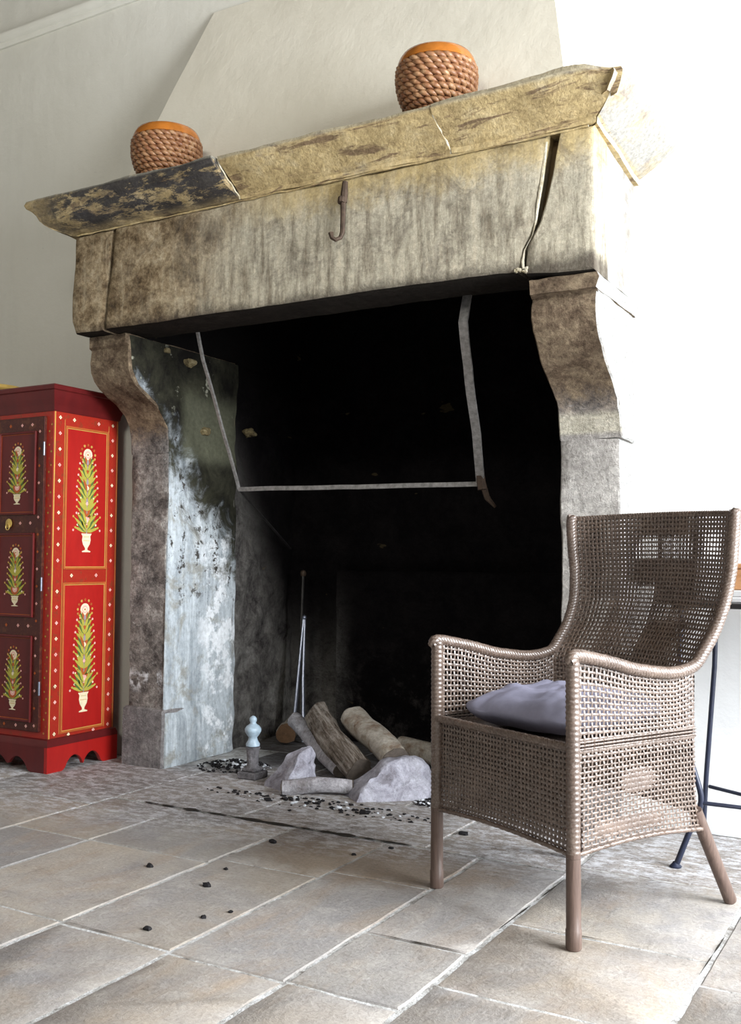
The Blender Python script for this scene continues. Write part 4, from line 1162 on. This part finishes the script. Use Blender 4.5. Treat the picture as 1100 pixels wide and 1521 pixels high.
# top rail, seat rail, hems, side bands
rope([(lerp(-.27,.27,i/8), edge_y(1.0)+.040*(1-abs(i/4-1)**2.4) + .010 + skew(lerp(-.27,.27,i/8), 1.02), 1.012+.006*(1-(i/4-1)**2)) for i in range(9)], .007, 40, 'top_rail')
rope([(lerp(-.25,.25,i/4), -.004, SEAT+.002) for i in range(5)], .0115, 45, 'seat_rail')
rope([(lerp(-.252,.252,i/6), -.002-.005*sin(pi*i/6), .210+.012*sin(pi*i/6)) for i in range(7)], .0065, 60, 'hem')
for sg in (1, -1):
    rope([(sg*.252, lerp(.01,.455,i/5), bot_z(lerp(0,.45,i/5))-.002) for i in range(6)], .0065, 60, 'hem')
    for dz in (-.006, .002, .010): rope([(sg*.2555, lerp(.015,.43,i/4), SEAT+dz) for i in range(5)], .0038, 80, 'side_band', 2)
    # wrapped front posts
    m = MB(); K = 150
    m.tube([(sg*HW, 0, lerp(.205, .662, i/K)) for i in range(K+1)], [.0165*(1 + .055*cos(2*pi*i/4)) for i in range(K+1)], 12); m.build('wrapped_post', M['wicker'], CH, 0)
    m = MB(); m.tube([(sg*HW, 0, z) for z in (.0005, .004, .045, .047, .1, .215)], [.0165,.0185,.0185,.0170,.0172,.0168], 16); m.build('leg', M['legwood'], CH, 50)
    m = MB(); m.tube([Vector((sg*.236, .448, .250)).lerp(Vector((sg*.248, .570 if sg > 0 else .505, 0.004)), t) for t in (0, .25, .5, .8, .98, 1.)], [.0175,.0175,.0172,.0168,.0168,.0150], 16); m.build('leg', M['legwood'], CH, 50)
# scatter cushion
m = MB()
def cush(u, v):
    a = 2*pi*u; b = pi*(v-.5)
    def sp(w, e): return math.copysign(abs(w)**e, w)
    x = sp(cos(a), .42)*sp(cos(b), .75); y = sp(sin(a), .42)*sp(cos(b), .75); z = sp(sin(b), 1.0)
    ed = max(abs(x), abs(y)); cor = abs(x*y)
    zz = z*.056*(1 - .25*ed**6)
    p = Vector((x*.222*(1 - .05*(1-cor)*ed), y*.195*(1-.05*(1-cor)*ed), zz))
    wv = .010*noise.noise(Vector((x*3.2, y*5, z*.8+4))) + .006*noise.noise(Vector((x*9, y*3, 2)))
    wv += .0045*math.sin(x*9 + y*3 + 2*noise.noise(Vector((x*2, y*2, 1))))*max(0, 1-abs(y+.6)) - .004*abs(noise.noise(Vector((x*7, y*2.5, 9))))
    return p + Vector((0, 0, wv))*(1 if z > 0 else .4)
m.grid(cush, 96, 40)
CU = m.build('seat_cushion', M['cloth'], None, 0); CU.location = Matrix.Rotation(radians(-27.0146), 4, 'Z') @ Vector((.0, .215, 0)) + Vector((-.9825, 2.3695, SEAT+.047)); CU.rotation_euler = (radians(1.5), radians(-1), radians(-27.0146+3))
tag(CU, 'plump lavender grey cushion lying on the seat of the cane armchair', 'cushion')

# ------------------------------------------------------------------ metal side table at the right
TB = thing('metal_table', 'slim dark metal table against the white wall behind the armchair', 'table', (-.3, 3.2, 0))
tx0, tx1, ty0, ty1, tz = -.70, .25, 3.0, 3.36, .748
m = MB(); m.box(tx0, tx1, ty0, ty1, tz, tz+.016, bev=.003); m.build('table_top', M['black'], TB, 30)
for (xx) in (-.66, .33):
    inn = -1 if xx > 0 else 1
    m = MB(); m.tube([(xx-.03*inn, 3.34, .004),(xx-.018*inn, 3.34, .2),(xx+.012*inn, 3.335, .55),(xx+.02*inn, 3.335, tz)], .008, 10); m.build('leg', M['blueiron'], TB)
    m = MB(); m.tube(catmull([(xx-.035*inn, 3.0, .008),(xx+.0*inn, 3.0, .10),(xx+.036*inn, 3.0, .195),(xx+.018*inn, 3.0, .28),(xx-.008*inn, 3.0, .36),(xx-.02*inn, 3.005, .55),(xx-.02*inn, 3.02, tz)], 5), .0085, 10); m.build('leg', M['blueiron'], TB)
    m = MB(); m.lathe([(0,.0),(.016,.0),(.018,.004),(.010,.012),(.008,.016)], (xx-.037*inn, 3.0, 0), 14); m.build('foot', M['blueiron'], TB)
m = MB(); m.tube([(-.625,3.0,.193),(.295,3.0,.193)], .006, 8); m.build('stretcher', M['blueiron'], TB)
m = MB(); m.tube([(-.668,3.338,.17),(-.30,3.16,.16),(.295,3.0,.193)], .006, 8); m.build('stretcher', M['blueiron'], TB)
BX = thing('wooden_box', 'orange brown wooden box on the metal table at the right edge', 'box', (-.38, 3.2, .79))
m = MB(); m.box(-.545,-.22,3.08,3.32,.800,.862,bev=.004); m.build('body', M['boxwood'], BX, 30)
m = MB(); m.box(-.549,-.216,3.076,3.324,.862,.878,bev=.004); m.build('lid', M['boxwood'], BX, 30)
m = MB(); m.box(-.55,-.2,3.06,3.33,.764,.780,bev=.003); m.box(-.545,-.21,3.065,3.325,.780,.800,bev=.003)
o = recentre(m.build('paper_stack', M['paper'], None, 30), (-.375,3.2,.764)); tag(o, 'grey stack of papers under the wooden box on the metal table', 'papers')

# ------------------------------------------------------------------ light, camera
W = bpy.data.worlds.new('daylight'); SC.world = W; W.use_nodes = True
bg = W.node_tree.nodes['Background']; bg.inputs[0].default_value = (.80,.88,1.0,1); bg.inputs[1].default_value = .05
def area(name, loc, target, sx, sy, power, col):
    l = bpy.data.lights.new(name, 'AREA'); l.shape = 'RECTANGLE'; l.size = sx; l.size_y = sy; l.energy = power; l.color = col
    o = bpy.data.objects.new(name, l); COL.objects.link(o); o.location = loc
    o.rotation_euler = (Vector(target) - Vector(loc)).to_track_quat('-Z', 'Y').to_euler(); return o
area('window_daylight', (WX+.25, (wy0+wy1)/2, (wz0+wz1)/2 + .1), (-2.2, 3.0, 1.1), 2.2, 2.5, 600, (.95,.975,1.0))
area('front_fill', (.6, -2.4, 2.0), (-1.8, 3.0, 1.4), 2.6, 2.0, 3, (1.0,.93,.80))  # weak fill lamp added behind the camera

hw = area('upper_wall_fill', (-.6, -2.4, 3.7), (-3.0, 3.4, 2.9), 1.6, .9, 54, (1.0,.97,.88)); hw.data.spread = radians(110)  # added lamp to brighten the upper wall and hood, no known window
cam = bpy.data.cameras.new('camera'); co = bpy.data.objects.new('camera', cam); COL.objects.link(co)
right = Vector((0.86769363,0.49706757,0.00562018)); down = Vector((-0.01920224,0.04481315,-0.99881082)); fwd = Vector((-0.49672833,0.86655387,0.0484289))
R = Matrix((right, -down, -fwd)).transposed()
co.matrix_world = Matrix.Translation((0,0,.88)) @ R.to_4x4()
cam.sensor_fit = 'VERTICAL'; cam.sensor_height = 24; cam.lens = 1492.17/1521*24; cam.clip_start = .02
SC.camera = co
for o_ in bpy.data.objects:
    if '_o' in o_: del o_['_o']
vs_ = SC.view_settings; vs_.view_transform = 'Standard'; vs_.look = 'None'; vs_.gamma = 1; vs_.use_curve_mapping = False; vs_.exposure = 0.0
